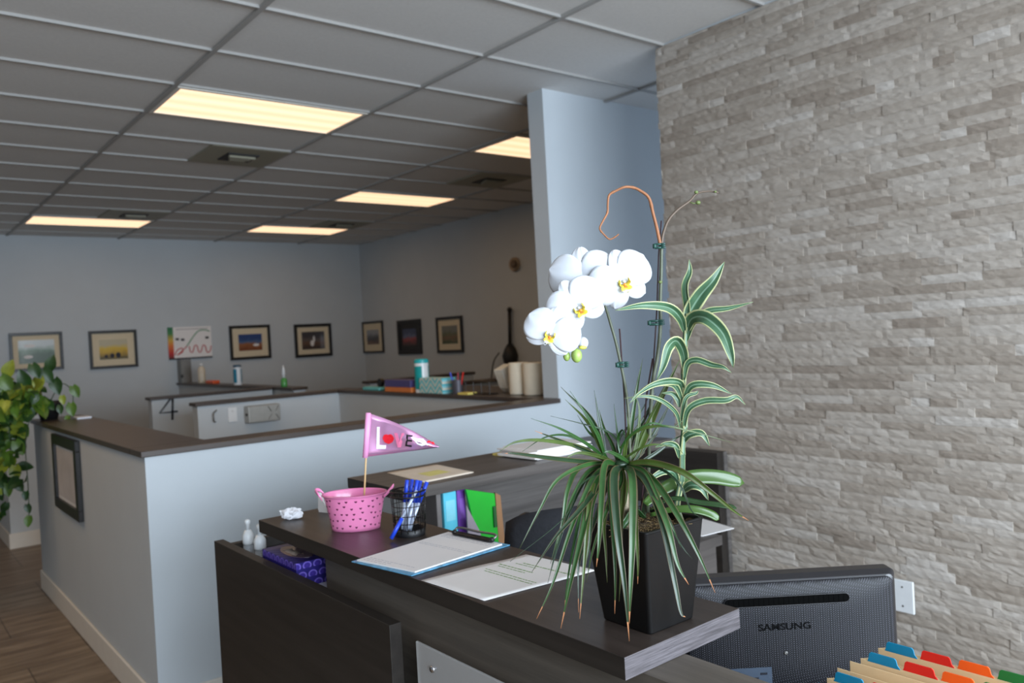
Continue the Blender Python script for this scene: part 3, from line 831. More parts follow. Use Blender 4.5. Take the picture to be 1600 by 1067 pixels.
# ------------------------------------------------------------------ back counter run
ZB = 1.11
WSX = 2.67
tb = thing('back_counter', 'dark grey wood back counter in front of the blue partition', 'counter', (2.0, 2.5, 0))
o = obj('countertop', MB().box(1.352, 2.70, 2.272, 2.655, 1.073, ZB), [WOODX, WOODG, WOODK], tb, bevel=.0012)
for p in o.data.polygons:
    p.material_index = 0 if abs(p.normal.z) > .5 else (0 if abs(p.normal.y) > .5 else 2)
obj('face_board', MB().box(1.63, 2.70, 2.52, 2.55, 0, 1.0725), WOODG, tb)
obj('end_panel', MB().box(1.60, 1.6295, 2.50, 2.63, 0, 1.0725), WOODK, tb)
obj('work_surface', MB().box(1.45, WSX, 2.02, 2.4995, .70, .738), WOODX, tb)
obj('support', MB().box(1.47, 1.5, 2.05, 2.49, 0, .6995), WOODX, tb)

tk = thing('storage_cabinet', 'dark wood cabinet side standing against the stone wall', 'cabinet', (3.3, 2.66, 0))
obj('tall_panel', MB().box(3.30, 3.372, 2.5, 3.3, 0, .945), WOODK, tk, bevel=.002)
obj('edge_strip', MB().box(3.345, 3.372, 2.494, 2.4995, 0, .945), WHITE_TRIM if False else WOODG, tk)
tkc = thing('file_cabinet', 'dark wood drawer cabinet under the back counter end, right of the pot', 'cabinet', (2.5, 2.25, 0))
obj('body', MB().box(2.3, WSX - .005, 2.06, 2.49, 0, .6995), WOODX, tkc)
drw = obj('drawer', MB().box(2.305, WSX - .01, 2.045, 2.0595, .36, .69), WOODX, tkc, bevel=.002)
obj('drawer', MB().box(2.305, WSX - .01, 2.045, 2.0595, .02, .35), WOODX, tkc, bevel=.002)
hp = at(1107, 846, 1, 2.04)
obj('handle', MB().box(hp.x - .07, hp.x + .025, 2.027, 2.0445, hp.z - .012, hp.z + .012), WHITEP, drw, bevel=.003)
pp = [at(px, py, 2, .7395) for px, py in ((1030, 835), (1060, 800), (1147, 826), (1098, 838))]
tag(obj('paper_sheet', MB().prism(pp, (0, 0, .003)), PAPER), 'white paper sticking out past the back work surface, right of the pot', 'paper')

# outlet plate on stone
po = at(1412, 931, 0, 3.37)
tp_ = thing('wall_plate', 'white switch plate on the stone wall right of the monitor', 'wall plate', (3.38, po.y, po.z - .06))
obj('plate', MB().box(3.36, 3.372, po.y - .045, po.y + .045, po.z - .068, po.z + .068), WHITEP, tp_, bevel=.003)
for s in (-1, 1): obj('screw', MB().lathe([(.004, 0), (.004, .002)], (3.361, po.y, po.z + .04 * s), 10, T=RYN), GREYMETAL, tp_)

# ------------------------------------------------------------------ monitor (seen from behind)
PERF = perforated()
MX = V((.7765, -.6301, 0)); MN = V((-.6301, -.7765, 0)); UP = V((0, 0, 1))
mc = dp(1236, 893, 1.86); MW, MH = .252, .134
mtop = dp(1400, 889, 1.86).z
mo = V((mc.x, mc.y, mtop - MH)); T = frame_mat(MX, UP, mo)
mr = dp(1401, 900, 1.86); mo = mo + MX * ((mr - mo).dot(MX) - MW); T = frame_mat(MX, UP, mo)
tm = thing('monitor', 'black computer monitor seen from behind, right of the plant pot', 'monitor', (mo.x, mo.y, .738))


def rrect(hw, hh, r, n=6):
    out = []
    for cx_, cy_, a0 in ((hw - r, hh - r, 0), (-hw + r, hh - r, 90), (-hw + r, -hh + r, 180), (hw - r, -hh + r, 270)):
        for k in range(n + 1):
            a = math.radians(a0 + 90 * k / n); out.append((cx_ + r * math.cos(a), cy_ + r * math.sin(a)))
    return out


def shell(levels, m=0, capm=0, T=None):
    mb = MB(); rings = []
    for hw, hh, r, z in levels: rings.append([T @ V((x, y, z)) for x, y in rrect(hw, hh, r)])
    n = len(rings[0])
    for r_ in rings: mb.v += r_
    for j in range(len(rings) - 1):
        for i in range(n): mb.f.append([j * n + i, j * n + (i + 1) % n, (j + 1) * n + (i + 1) % n, (j + 1) * n + i]); mb.m.append(m)
    mb.f.append(list(range(n))[::-1]); mb.m.append(capm); mb.f.append([(len(rings) - 1) * n + i for i in range(n)]); mb.m.append(capm)
    return mb


GLOSSB = M('satin_black_plastic', (34, 33, 36), .28, var=.03)
obj('bezel', shell([(MW, MH, .012, -.045), (MW, MH, .012, -.012), (MW - .004, MH - .004, .012, -.004), (MW - .009, MH - .008, .014, .004), (MW - .013, MH - .012, .016, .006)], T=T), GLOSSB, tm, smooth=False, bevel=.001)
lv_ = []
for k in range(14):
    a_ = k / 13 * PI / 2; q_ = 1 - math.cos(a_)
    lv_.append((MW - .0135 - .10 * q_, MH - .0125 - .07 * q_, .014 + .02 * q_, .0062 + .0148 * math.sin(a_)))
obj('back_cover', shell(lv_, T=T), PERF, tm, smooth=True)
T2 = T @ Matrix.Translation((0, 0, 0))
# capsule vent sitting over the cover
def plate(mb, outline, zf, th): return mb.prism([T @ V((x, y, zf)) for x, y in outline], MN * th)
def unT(px, py, zf):
    """local monitor coordinates of a pixel on the plane zf in front of the panel"""
    d = CF * FPX + CR * (px - 800) - CU * (py - 533.5); pl = mo + MN * zf
    p = CP + d * ((pl - CP).dot(MN) / d.dot(MN)); q = p - mo
    return q.dot(MX), q.z
sa = unT(1130, 938, .018); sb = unT(1326, 937, .018)
cyv = (sa[1] + sb[1]) / 2; cxv = (sa[0] + sb[0]) / 2; hwv = (sb[0] - sa[0]) / 2
VD = M('vent_black', (5, 5, 5), .8, spec=.05)
obj('vent_slot', plate(MB(), [(x + cxv, y + cyv) for x, y in rrect(hwv, .0105, .0104)], .0135, .0085), VD, tm)
lip = [T @ V((x + cxv, y + cyv, .0222)) for x, y in rrect(hwv, .0105, .0104)]
obj('vent_lip', MB().tube(lip + [lip[0]], .0012, 6, cap=False), GLOSSB, tm, smooth=True)
rb = MB()
for k in range(24):
    x = cxv - hwv + .012 + k * (2 * hwv - .024) / 23
    rb.add([T @ V((x + a, cyv + b_, c)) for a in (-.0006, .0006) for b_ in (-.009, .0095) for c in (.0219, .0226)], [(0, 1, 3, 2), (4, 6, 7, 5), (0, 4, 5, 1), (2, 3, 7, 6), (0, 2, 6, 4), (1, 5, 7, 3)])
o = obj('vent_ribs', rb, VD, tm)
lx, lz = unT(1226, 979, .0205)
text('maker_logo', 'SAMSUNG', .0235, T @ Matrix.Translation((lx, lz, .0216)) @ Matrix.Diagonal((1.12, .9, 1, 1)), M('logo_black', (4, 4, 5), .7, spec=.1), tm, .0008, .0002)
kx, kz = unT(1228, 1020, .0205)
obj('screw', MB().lathe([(.004, 0), (.004, .002), (.002, .0015)], tuple(T @ V((kx, kz, .0208))), 12, T=frame_mat(MX, UP, (0, 0, 0))), GREYMETAL, tm, smooth=True)
l0 = unT(1130, 1046, .0215); l1 = unT(1206, 1046, .0215)
STK = M('sticker_grey_blue', (66, 78, 94), .5)
st = obj('rating_label', plate(MB(), [(l0[0], l0[1]), (l1[0], l0[1]), (l1[0], l0[1] - .05), (l0[0], l0[1] - .05)], .0212, .0006), STK, tm)
sm = MB()
def lab(x0, x1, y0, y1): plate(sm, [(l0[0] + x0, l0[1] - y0), (l0[0] + x1, l0[1] - y0), (l0[0] + x1, l0[1] - y1), (l0[0] + x0, l0[1] - y1)], .0219, .0003)
plate(sm, [(l0[0] + .008 + .006 * math.cos(a * PI / 8), l0[1] - .0055 + .0022 * math.sin(a * PI / 8) + .0012 * math.cos(a * PI / 8)) for a in range(16)], .0219, .0003)
lab(.084, .1, .012, .017); lab(.004, .03, .024, .029); lab(.036, .041, .022, .029); lab(.05, .058, .022, .028); lab(.07, .08, .022, .03)
obj('label_print', sm, M('label_ink', (20, 24, 34), .5), tm)
neck = MB(); neck.add([T @ V((a, b_, c)) for a in (-.04, .04) for b_ in (-MH - .10, -MH + .04) for c in (-.03, .005)], [(0, 1, 3, 2), (4, 6, 7, 5), (0, 4, 5, 1), (2, 3, 7, 6), (0, 2, 6, 4), (1, 5, 7, 3)])
for p in neck.v: p.z = max(p.z, .7385)
obj('neck', neck, GLOSSB, tm)
obj('stand_base', MB().lathe([(.13, 0), (.13, .008), (.12, .012)], (mo.x, mo.y, .7385), 32), GLOSSB, tm)

# ------------------------------------------------------------------ file folders with coloured tabs
TABC = [M('blue_tab', (12, 128, 168), .4), M('red_tab', (214, 34, 26), .4), M('orange_tab', (240, 92, 24), .4), M('green_tab', (20, 112, 52), .4), M('yellow_tab', (206, 146, 30), .4)]
TABN = ['blue', 'red', 'orange', 'green', 'yellow']
ZF = 1.0


def folder(x, yfar, ztop, tabk, label, tilt=0.0):
    """manila folder in the plane x=const, far edge at yfar, tab number k toward the viewer"""
    t = thing('file_folder', label, 'folder', (x, yfar - .15, .752), 'manila folders with coloured tabs')
    yn = yfar - .30; body = [V((x, yfar, .753)), V((x, yfar, ztop)), V((x, yn, ztop)), V((x, yn, .753))]
    obj('card', MB().prism(body, (.0012, 0, 0)), MANILA, t)
    if tabk is not None:
        a = yfar - .012 - tabk * .0575; L = .054; h = .017
        out = [(a, 0), (a - .002, h * .3), (a - .004, h * .85), (a - .007, h), (a - L + .007, h), (a - L + .004, h * .85), (a - L + .002, h * .35), (a - L - .003, 0)]
        obj('tab', MB().prism([V((x - .0004, y_, ztop + z_ - .001)) for y_, z_ in out], (.002, 0, 0)), TABC[tabk], t, bevel=.0003)
    return t


rowx = [1.384, 1.322, 1.212, 1.154]
ordn = ['rearmost', 'second', 'third', 'nearest']
zz = 1.004
for r_, x in enumerate(rowx):
    folder(x + .012 + .006, .72 - (.02 if r_ == 0 else .004), zz - .002, None, 'plain manila folder at the back of the %s row of tabs' % ordn[r_])
    for k in (4, 3, 2, 1, 0):
        if r_ >= 2 and k == 4: continue
        folder(x + .0025 * k, .722 - .002 * k, zz, k, 'manila folder with a %s tab in the %s row from the stone wall' % (TABN[k], ordn[r_]))
folder(1.297, .728, zz + .001, None, 'plain manila folder between the second and third tab rows, higher one')
folder(1.268, .735, zz - .004, None, 'plain manila folder between the second and third tab rows, lower one')
tr = thing('folder_rack', 'black desktop rack holding the rows of manila folders', 'rack', (1.28, .57, .738))
obj('tray', MB().box(1.12, 1.45, .40, .745, .7385, .7515), BLACK, tr)
obj('back_wall', MB().box(1.12, 1.45, .746, .75, .7385, .90), BLACK, tr)
obj('front_wall', MB().box(1.12, 1.45, .395, .399, .7385, .90), BLACK, tr)

# ------------------------------------------------------------------ papers and clipboard
ZP = ZC + .0006


def sheet(name, label, cat, corners, z, th, mat, curl=None, lines=None, ink=INK, skew=0, **k):
    A, B, C_, D = [at(px, py, 2, z) for px, py in corners]
    t = thing(name, label, cat, (A + C_) / 2)
    P = []; n = 12
    for i in range(n + 1):
        row = []
        for j in range(n + 1):
            u, v = i / n, j / n
            p = A * (1 - u) * (1 - v) + B * u * (1 - v) + C_ * u * v + D * (1 - u) * v
            p = p.copy(); p.z = z + (curl(u, v) if curl else 0); row.append(p)
        P.append(row)
    mb = MB().grid(P)
    o = obj('sheet', mb, mat, t, smooth=True, solid=th)
    if lines:
        lm = MB()
        for (u0, v, u1, hh) in lines:
            # broken into word-like dashes
            random.seed(int(v * 1000 + u0 * 100)); u = u0
            while u < u1:
                l = random.uniform(.02, .07); q = []
                for (uu, vv) in ((u, v), (min(u + l, u1), v), (min(u + l, u1), v + hh * 1.8), (u, v + hh * 1.8)):
                    p = A * (1 - uu) * (1 - vv) + B * uu * (1 - vv) + C_ * uu * vv + D * (1 - uu) * vv
                    p = p.copy(); p.z = z + (curl(uu, vv) if curl else 0) + th / 2 + .0001; q.append(p)
                lm.prism(q, (0, 0, .00012)); u += l + .012
        o = obj('printed_lines', lm, ink, t); o['kind'] = 'stuff'
    return t


def curl1(u, v): return .0005 + .007 * max(0, v - .55) ** 1.5 + .004 * max(0, u - .8) * math.sin(v * PI) + .003 * (1 - u) * math.sin(v * 5) * v


sheet('paper_sheet', 'loose white printed sheet on the counter between clipboard and plant pot', 'paper', [(658, 907), (757, 939), (932, 893), (822, 866)], ZP, .0005, PAPER, curl1,
      [(.25, .80, .95, .008), (.2, .76, .5, .006), (.1, .66, .6, .008), (.15, .62, .55, .006), (.15, .50, .9, .006), (.2, .46, .9, .006)], GREENINK)
BRDM = M('blue_pattern_board', (88, 150, 186), .4, var=.4, scale=60)
cb = [at(px, py, 2, ZC + .003) for px, py in ((549, 877), (643, 899), (797, 851), (700, 831))]
tc_ = thing('clipboard', 'blue patterned clipboard holding a white form on the counter', 'clipboard', (cb[0] + cb[2]) / 2)
bb = [V((p.x, p.y, ZC + .0005)) for p in cb]
obj('board', MB().prism(bb, (0, 0, .003)), BRDM, tc_, bevel=.001)
def clerp(u, v, z): 
    p = cb[0] * (1 - u) * (1 - v) + cb[1] * u * (1 - v) + cb[2] * u * v + cb[3] * (1 - u) * v
    return V((p.x, p.y, z))
pm = MB().prism([clerp(u, v, ZC + .0037) for u, v in ((.06, .02), (.97, .05), (.95, .95), (.05, .97))], (0, 0, .0035))
obj('form', pm, PAPER, tc_, bevel=.0005)
lm = MB(); random.seed(3)
for v in (.05, .08, .11, .84, .87, .9, .6, .63):
    u = .12
    while u < .85:
        l = random.uniform(.02, .08); lm.prism([clerp(a, b_, ZC + .00725) for a, b_ in ((u, v), (u + l, v), (u + l, v + .006), (u, v + .006))], (0, 0, .0002)); u += l + .015
        if v in (.05, .08) and u > .5: break
o = obj('printed_lines', lm, M('pale_ink', (176, 176, 184), .6), tc_); o['kind'] = 'stuff'
k1 = clerp(.22, .93, ZC + .009); k2 = clerp(.82, .93, ZC + .009); kd = (clerp(.5, 1, 0) - clerp(.5, 0, 0)).normalized()
obj('clip_bar', MB().prism([k1 - kd * .008, k2 - kd * .008, k2 + kd * .012, k1 + kd * .012], (0, 0, .006)), DARKMETAL, tc_, bevel=.002)
obj('clip_lever', MB().tube(spline([k1 + V((0, 0, .004)), k1 + kd * .015 + V((0, 0, .014)), k1.lerp(k2, .5) + kd * .018 + V((0, 0, .012)), k2 + kd * .015 + V((0, 0, .014)), k2 + V((0, 0, .004))]), .003, 8), GREYMETAL, tc_, smooth=True)
for q in (k1, k2): obj('clip_end', MB().ball(tuple(q + V((0, 0, .005))), .007, 6), BLACK, tc_, smooth=True)

sheet('paper_sheet', 'white sheet with a yellow highlighted patch on the back counter', 'paper', [(605, 739), (663, 753.5), (740, 738), (682, 726)], ZB + .002, .003, M('cream_paper', (226, 210, 192), .6), None)
hl = at(676, 739, 2, ZB + .0037)
o = obj('highlight', MB().prism([at(a, b_, 2, ZB + .0037) for a, b_ in ((652, 740), (672, 744), (704, 737), (684, 734))], (0, 0, .0002)), M('yellow_highlight', (226, 214, 130), .6), [x for x in bpy.data.objects if x.name == 'paper_sheet.002'][0]) if 'paper_sheet.002' in bpy.data.objects else None
sn = at(789, 710, 2, ZB)
tag(obj('sticky_note_pad', MB().box(sn.x - .04, sn.x + .035, sn.y - .03, sn.y + .03, ZB, ZB + .008), M('yellow_note_b', (232, 214, 124), .7)), 'small yellow note pad on the far edge of the back counter', 'note pad')
random.seed(8)
sc = at(850, 708, 2, ZB)
for k in range(7):
    a = random.uniform(-.12, .12); Tz = Matrix.Translation((sc.x + random.uniform(-.02, .02), sc.y + random.uniform(-.012, .012), ZB)) @ Matrix.Rotation(a, 4, 'Z')
    nm = ['bottom', 'second lowest', 'third lowest', 'middle', 'third highest', 'second highest', 'top'][k]
    tag(obj('document', MB().box(-.14, .14, -.108, .108, .0052 * k, .0052 * k + .005, 0, Tz), PAPER), nm + ' document of the paper stack on the back counter behind the plant', 'document', 'stacked documents on the back counter')

# ------------------------------------------------------------------ pink bucket with flag
bc = V((1.055, 2.035, ZC + .0005))
tq = thing('pink_bucket', 'pink oval metal bucket with small dark hearts on the counter', 'bucket', bc)
RB = Matrix.Rotation(math.atan2(-.63, .777), 4, 'Z')
HB = .098


def bk_pt(a, z, off=0):
    t_ = z / HB; rx = .067 + .02 * t_ ** 1.3 + off; ry = .045 + .017 * t_ ** 1.3 + off
    return bc + RB @ V((rx * math.cos(a), ry * math.sin(a), z))


mb = MB(); NA = 56
levels = [(z, 0) for z in [HB * k / 10 for k in range(11)]] + [(HB + .002, .003), (HB - .001, .004), (HB + .003, -.001)] + [(z, -.0015) for z in [HB * k / 6 for k in range(6, 0, -1)]] + [(.003, -.0015)]
for z, off in levels:
    for i in range(NA): mb.v.append(bk_pt(2 * PI * i / NA, z, off))
for j in range(len(levels) - 1):
    for i in range(NA): mb.f.append([j * NA + i, j * NA + (i + 1) % NA, (j + 1) * NA + (i + 1) % NA, (j + 1) * NA + i]); mb.m.append(0)
mb.f.append(list(range(NA))[::-1]); mb.m.append(0); mb.f.append([(len(levels) - 1) * NA + i for i in range(NA)]); mb.m.append(0)
random.seed(4)


def heart(cx_, cz_, s):
    return [(cx_ + s * .06 * 16 * math.sin(t_) ** 3 / 16 * 16 / 16, 0) for t_ in ()]


rows = [.014, .032, .050, .068, .086]
for ri, z0 in enumerate(rows):
    n_ = 22
    for i in range(n_):
        a = 2 * PI * (i + (.5 if ri % 2 else 0) + random.uniform(-.2, .2)) / n_; z_ = z0 + random.uniform(-.004, .004); s = .0034
        poly = []
        for k in range(12):
            t_ = 2 * PI * k / 12
            u = 16 * math.sin(t_) ** 3 / 16 * s; v = (13 * math.cos(t_) - 5 * math.cos(2 * t_) - 2 * math.cos(3 * t_) - math.cos(4 * t_)) / 16 * s
            poly.append(bk_pt(a + u / .065, z_ + v, .0004))
        k0 = len(mb.v); mb.v += poly; mb.f.append(list(range(k0, k0 + 12))); mb.m.append(1)
obj('pail', mb, [PINK, PURPLEDOT], tq, smooth=True)
for s, nm in ((PI, 0), (0, 1)):
    c_ = bk_pt(s, HB - .01); e = (RB @ V((math.cos(s), 0, 0))).normalized(); sd = (RB @ V((0, 1, 0))).normalized()
    if nm == 0: pts = [c_ - sd * .022 + V((0, 0, 0)), c_ - sd * .022 + e * .012 + V((0, 0, .018)), c_ + e * .024 + V((0, 0, .024)), c_ + sd * .02 + e * .016 + V((0, 0, .02)), c_ + sd * .022 + V((0, 0, .002))]
    else: pts = [c_ - sd * .022, c_ - sd * .02 + e * .018 + V((0, 0, .016)), c_ + e * .026 + V((0, 0, .026)), c_ + sd * .02 + e * .018 + V((0, 0, .018)), c_ + sd * .022]
    sp_ = spline(pts, 20); P = [[p + V((0, 0, -.0045)), p + V((0, 0, .0045))] for p in sp_]
    obj('handle', MB().grid(P), PINK, tq, smooth=True, solid=.0022)

DF = 2.24
tf = thing('pennant_flag', 'shiny pink LOVE pennant on a thin wooden stick in the pink bucket', 'flag', dp(569, 775, DF))
s0 = dp(567, 820, DF); s1 = dp(575, 646, DF)
obj('stick', MB().tube([s0, s1], .0026, 8), M('wooden_stick', (216, 180, 130), .6), tf, smooth=True)
FOIL = M('pink_foil', (246, 182, 228), .2, .7, var=.04)
SLV = M('pink_sleeve', (246, 166, 214), .5)


def fl(u, v, off=0):
    """flag surface: u 0..1 towards the tip, v 0..1 bottom to top"""
    top = V((578, 646, 0)).lerp(V((686, 697, 0)), u); top.y -= 9 * math.sin(PI * u) * .55
    bot = V((571.5, 714, 0)).lerp(V((686, 699, 0)), u)
    q = bot.lerp(top, v)
    d = DF - off + .012 * math.sin(u * 8.2) * (u + .15) + .008 * math.sin(v * 5 + u * 3) * u
    return dp(q.x, q.y, d)


obj('foil', MB().grid([[fl(i / 28, j / 8) for j in range(9)] for i in range(29)]), FOIL, tf, smooth=True, solid=.0005)
obj('sleeve', MB().tube([dp(575.5, 645, DF), dp(570.5, 715, DF)], .0075, 12), SLV, tf, smooth=True)


def onflag(name, polys, mat, lift=.0012):
    mb = MB()
    for poly in polys:
        f1 = [fl(a, b_, lift) for a, b_ in poly]; k = len(f1)
        mb.prism(f1, (fl(.5, .5, .002) - fl(.5, .5, .0012)))
    return obj(name, mb, mat, tf)


def fpx(px, py):
    """pixel to flag parameters"""
    u = (px - 571.5) / (686 - 571.5)
    for _ in range(8):
        top = V((578, 646, 0)).lerp(V((686, 697, 0)), u); top.y -= 5 * math.sin(PI * u); bot = V((571.5, 714, 0)).lerp(V((686, 699, 0)), u)
        v = (bot.y - py) / max(.5, bot.y - top.y); x = bot.x + (top.x - bot.x) * v; u += (px - x) / 112
    return (u, v)


def fz(pts): return [fpx(560 + x / 8.893, 640 + y / 8.893) for x, y in pts]


WFL = M('white_print', (240, 244, 250), .3); RFL = M('red_print', (228, 30, 48), .35); BFL = M('black_print', (34, 30, 36), .4); PFL = M('rose_print', (246, 130, 170), .35); LFL = M('lip_line', (190, 70, 90), .5)
onflag('letter_l', [fz([(258, 240), (295, 240), (290, 490), (385, 495), (380, 545), (250, 545)])], WFL)
lipo = [(335, 400), (355, 350), (390, 342), (415, 352), (445, 340), (475, 360), (497, 402), (470, 455), (420, 478), (365, 455)]
onflag('red_lips', [fz(lipo)], RFL)
onflag('letter_v', [fz([(495, 325), (535, 325), (570, 450), (600, 325), (635, 325), (590, 525), (545, 525)])], PFL)
onflag('letter_e', [fz([(668, 345), (755, 355), (753, 378), (690, 372), (686, 415), (748, 422), (746, 446), (683, 440), (678, 488), (742, 495), (740, 520), (650, 508)])], BFL)
onflag('white_lips', [fz([(778, 430), (810, 402), (850, 398), (900, 402), (945, 450), (930, 490), (880, 506), (820, 480)])], WFL)
onflag('lip_gap', [fz([(805, 440), (850, 446), (895, 465), (850, 468)])], BFL, .0026)
onflag('heart', [fz([(955, 440), (985, 425), (1010, 450), (1045, 445), (1060, 480), (1020, 515), (975, 500)])], RFL)

# crumpled tissue and white card
tw = at(457, 811, 2, ZC)
random.seed(21)
mb = MB(); mb.ball((tw.x + .0, tw.y, ZC + .016), .020, 12, s=(1.5, 1.0, .85), T=RB)
for i, p in enumerate(mb.v):
    d = p - V((tw.x, tw.y, ZC + .016)); h_ = math.sin(i * 12.9898) * 43758.5; h_ -= math.floor(h_)
    mb.v[i] = V((tw.x, tw.y, ZC + .016)) + d * (.72 + .5 * h_)
    mb.v[i].z = max(mb.v[i].z, ZC + .0008)
mb.prism([dp(436, 798, (tw - CP).dot(CF)), dp(450, 797, (tw - CP).dot(CF)), dp(462, 806, (tw - CP).dot(CF)), dp(444, 811, (tw - CP).dot(CF))], MX * 0 + V((-.01, -.012, 0)) * -.6)
for p in mb.v: p.z = max(p.z, ZC + .0008)
tag(obj('tissue', mb, M('tissue_white', (236, 236, 240), .8), subd=0), 'crumpled white tissue at the far end of the reception counter', 'tissue')
tw2 = at(508, 808, 2, ZC)
tc2 = thing('folded_card', 'white folded card standing behind the pink bucket', 'card', (tw2.x, tw2.y, ZC))
dd = (at(505, 806, 2, ZC) - CP).dot(CF)
c4 = [dp(498, 800, dd + .05), dp(498, 772, dd + .05), dp(512, 774, dd + .05), dp(516, 806, dd + .03)]
for p in c4: p.z = max(p.z, ZC + .0008)
obj('front_leaf', MB().prism(c4, V((.001, .0012, 0))), PAPER, tc2)
c5 = [p + V((.012, .03, 0)) for p in c4]
obj('rear_leaf', MB().prism(c5, V((.001, .0012, 0))), PAPER, tc2)

# ------------------------------------------------------------------ wire pen holder with pens
hc = at(641, 835, 2, ZC); hc.z = ZC + .0005
hr = .041; th_ = thing('pen_holder', 'round black wire pen holder full of blue pens on the counter', 'pen holder', hc)
obj('base_ring', MB().lathe([(hr * .98, 0), (hr, .004), (hr, .016), (hr * .94, .018), (hr * .94, .003), (.001, .003)], hc, 36, cap=False), BLACK, th_, smooth=True)
for k, zz in enumerate((.035, .055, .08, .105, .118)):
    r_ = hr * (1 + .12 * zz / .1)
    pts = [hc + V((r_ * math.cos(a * PI / 18), r_ * math.sin(a * PI / 18), zz)) for a in range(37)]
    obj('ring', MB().tube(pts, .0022 if k >= 3 else .0011, 6, cap=False), DARKMETAL, th_, smooth=True)
for k in range(14):
    a = 2 * PI * k / 14; pts = [hc + V((hr * math.cos(a), hr * math.sin(a), .01)), hc + V((hr * 1.13 * math.cos(a), hr * 1.13 * math.sin(a), .118))]
    obj('upright_wire', MB().tube(pts, .0011, 6), DARKMETAL, th_, smooth=True)
BLUEP = M('blue_pen_cap', (36, 70, 200), .3); CLR = M('silver_pen_barrel', (196, 206, 226), .25, .2)
dh = (hc - CP).dot(CF)
pens = [((636, 750), (628, 826), 'leftmost'), ((644, 749), (632, 828), 'second from left'), ((652, 750), (636, 829), 'third from left'), ((657, 751), (641, 829), 'second from right'), ((667, 753), (640, 826), 'rightmost')]
for k, (a, b_, nm) in enumerate(pens):
    p1 = dp(*a, dh + (-.02, .015, -.005, .02, .0)[k]); p0 = dp(*b_, dh + (.0, .015, -.012, .01, -.01)[k]); p0.z = max(p0.z, ZC + .006)
    tt_ = thing('pen', nm + ' blue capped pen standing in the wire holder', 'pen', p0, 'blue pens in the wire holder')
    m_ = p0.lerp(p1, .56)
    obj('barrel', MB().tube([p0, m_], .0042, 10), CLR, tt_, smooth=True)
    obj('cap', MB().tube([m_, p1], .0052, 10), BLUEP, tt_, smooth=True)
    obj('clip', MB().tube([m_.lerp(p1, .25) + MN * .006, m_.lerp(p1, .95) + MN * .006], .0013, 6), BLUEP, tt_, smooth=True)
p0 = dp(611, 842, dh - .06); p1 = dp(632, 800, dh - .052); p2 = dp(651, 766, dh - .012)
p0.z = max(p0.z, ZC + .006)
tt_ = thing('pen', 'blue pen leaning outside the wire holder with its cap on the counter', 'pen', p0, 'blue pens in the wire holder')
obj('barrel', MB().tube([p0.lerp(p2, .42), p2], .0042, 10), CLR, tt_, smooth=True); obj('cap', MB().tube([p0, p0.lerp(p2, .42)], .0054, 10), BLUEP, tt_, smooth=True)

# ------------------------------------------------------------------ bottles, cups and tissue box on the ledge
ZL = .9255
CLEARM = M('clear_plastic', (225, 232, 238), .15, var=.02, alpha=.35)
for (px, py, y_, lb) in ((389, 858, 2.60, 'white pump bottle farther along the desk ledge, left of the counter end'), (407, 862, 2.50, 'white pump bottle on the desk ledge half hidden by the counter end')):
    q = at(px, py, 1, y_); q.z = ZL
    t = thing('pump_bottle', lb, 'bottle', q, 'pump bottles on the ledge')
    obj('base', MB().lathe([(.016, 0), (.018, .004), (.018, .03), (.014, .036)], q, 20), CLEARM, t, smooth=True)
    obj('body', MB().lathe([(.017, .036), (.0185, .042), (.0185, .066), (.01, .082)], q, 20), WHITEP, t, smooth=True)
    obj('pump', MB().lathe([(.007, .082), (.007, .1), (.009, .102), (.009, .112), (.004, .116)], q, 16), WHITEP, t, smooth=True)
for (px, py, y_, r_, lb) in ((379, 861, 2.56, .016, 'small clear plastic cup on the ledge left of the pump bottles'), (395, 866, 2.47, .019, 'small clear plastic cup on the ledge in front of the pump bottles')):
    q = at(px, py, 1, y_); q.z = ZL; q.x = max(q.x, .93)
    tag(obj('plastic_cup', MB().lathe([(r_ * .85, 0), (r_, .028), (r_ * .9, .028), (r_ * .75, .002)], q, 20), CLEARM, smooth=False), lb, 'cup')


def arch_print():
    m, t, b = newmat('purple_arch_print'); tc = t.nodes.new('ShaderNodeTexCoord')
    mp = t.nodes.new('ShaderNodeMapping'); mp.inputs['Scale'].default_value = (32, 32, 38); t.links.new(tc.outputs['Object'], mp.inputs[0])
    sp = t.nodes.new('ShaderNodeSeparateXYZ'); t.links.new(mp.outputs[0], sp.inputs[0])
    def mt(op, a, bb=None):
        n = t.nodes.new('ShaderNodeMath'); n.operation = op
        for k, s in enumerate((a, bb)):
            if s is None: continue
            if isinstance(s, (int, float)): n.inputs[k].default_value = s
            else: t.links.new(s, n.inputs[k])
        return n.outputs[0]
    h = mt('ADD', sp.outputs['X'], sp.outputs['Y'])
    row = mt('FLOOR', sp.outputs['Z']); hx = mt('SUBTRACT', mt('FRACT', mt('ADD', h, mt('MULTIPLY', row, .5))), .5); vz = mt('SUBTRACT', mt('FRACT', sp.outputs['Z']), .25)
    d = mt('SQRT', mt('ADD', mt('MULTIPLY', hx, hx), mt('MULTIPLY', vz, vz)))
    r = t.nodes.new('ShaderNodeValToRGB'); e = r.color_ramp.elements; e[0].color = srgb((70, 50, 150)) + (1,); e[1].color = srgb((40, 34, 112)) + (1,); e[1].position = .46
    for p, c in ((.2, (60, 44, 140)), (.28, (66, 50, 150)), (.34, (130, 112, 210)), (.40, (120, 100, 200))): q = e.new(p); q.color = srgb(c) + (1,)
    t.links.new(d, r.inputs[0]); t.links.new(r.outputs[0], b.inputs['Base Color']); b.inputs['Roughness'].default_value = .35
    return m


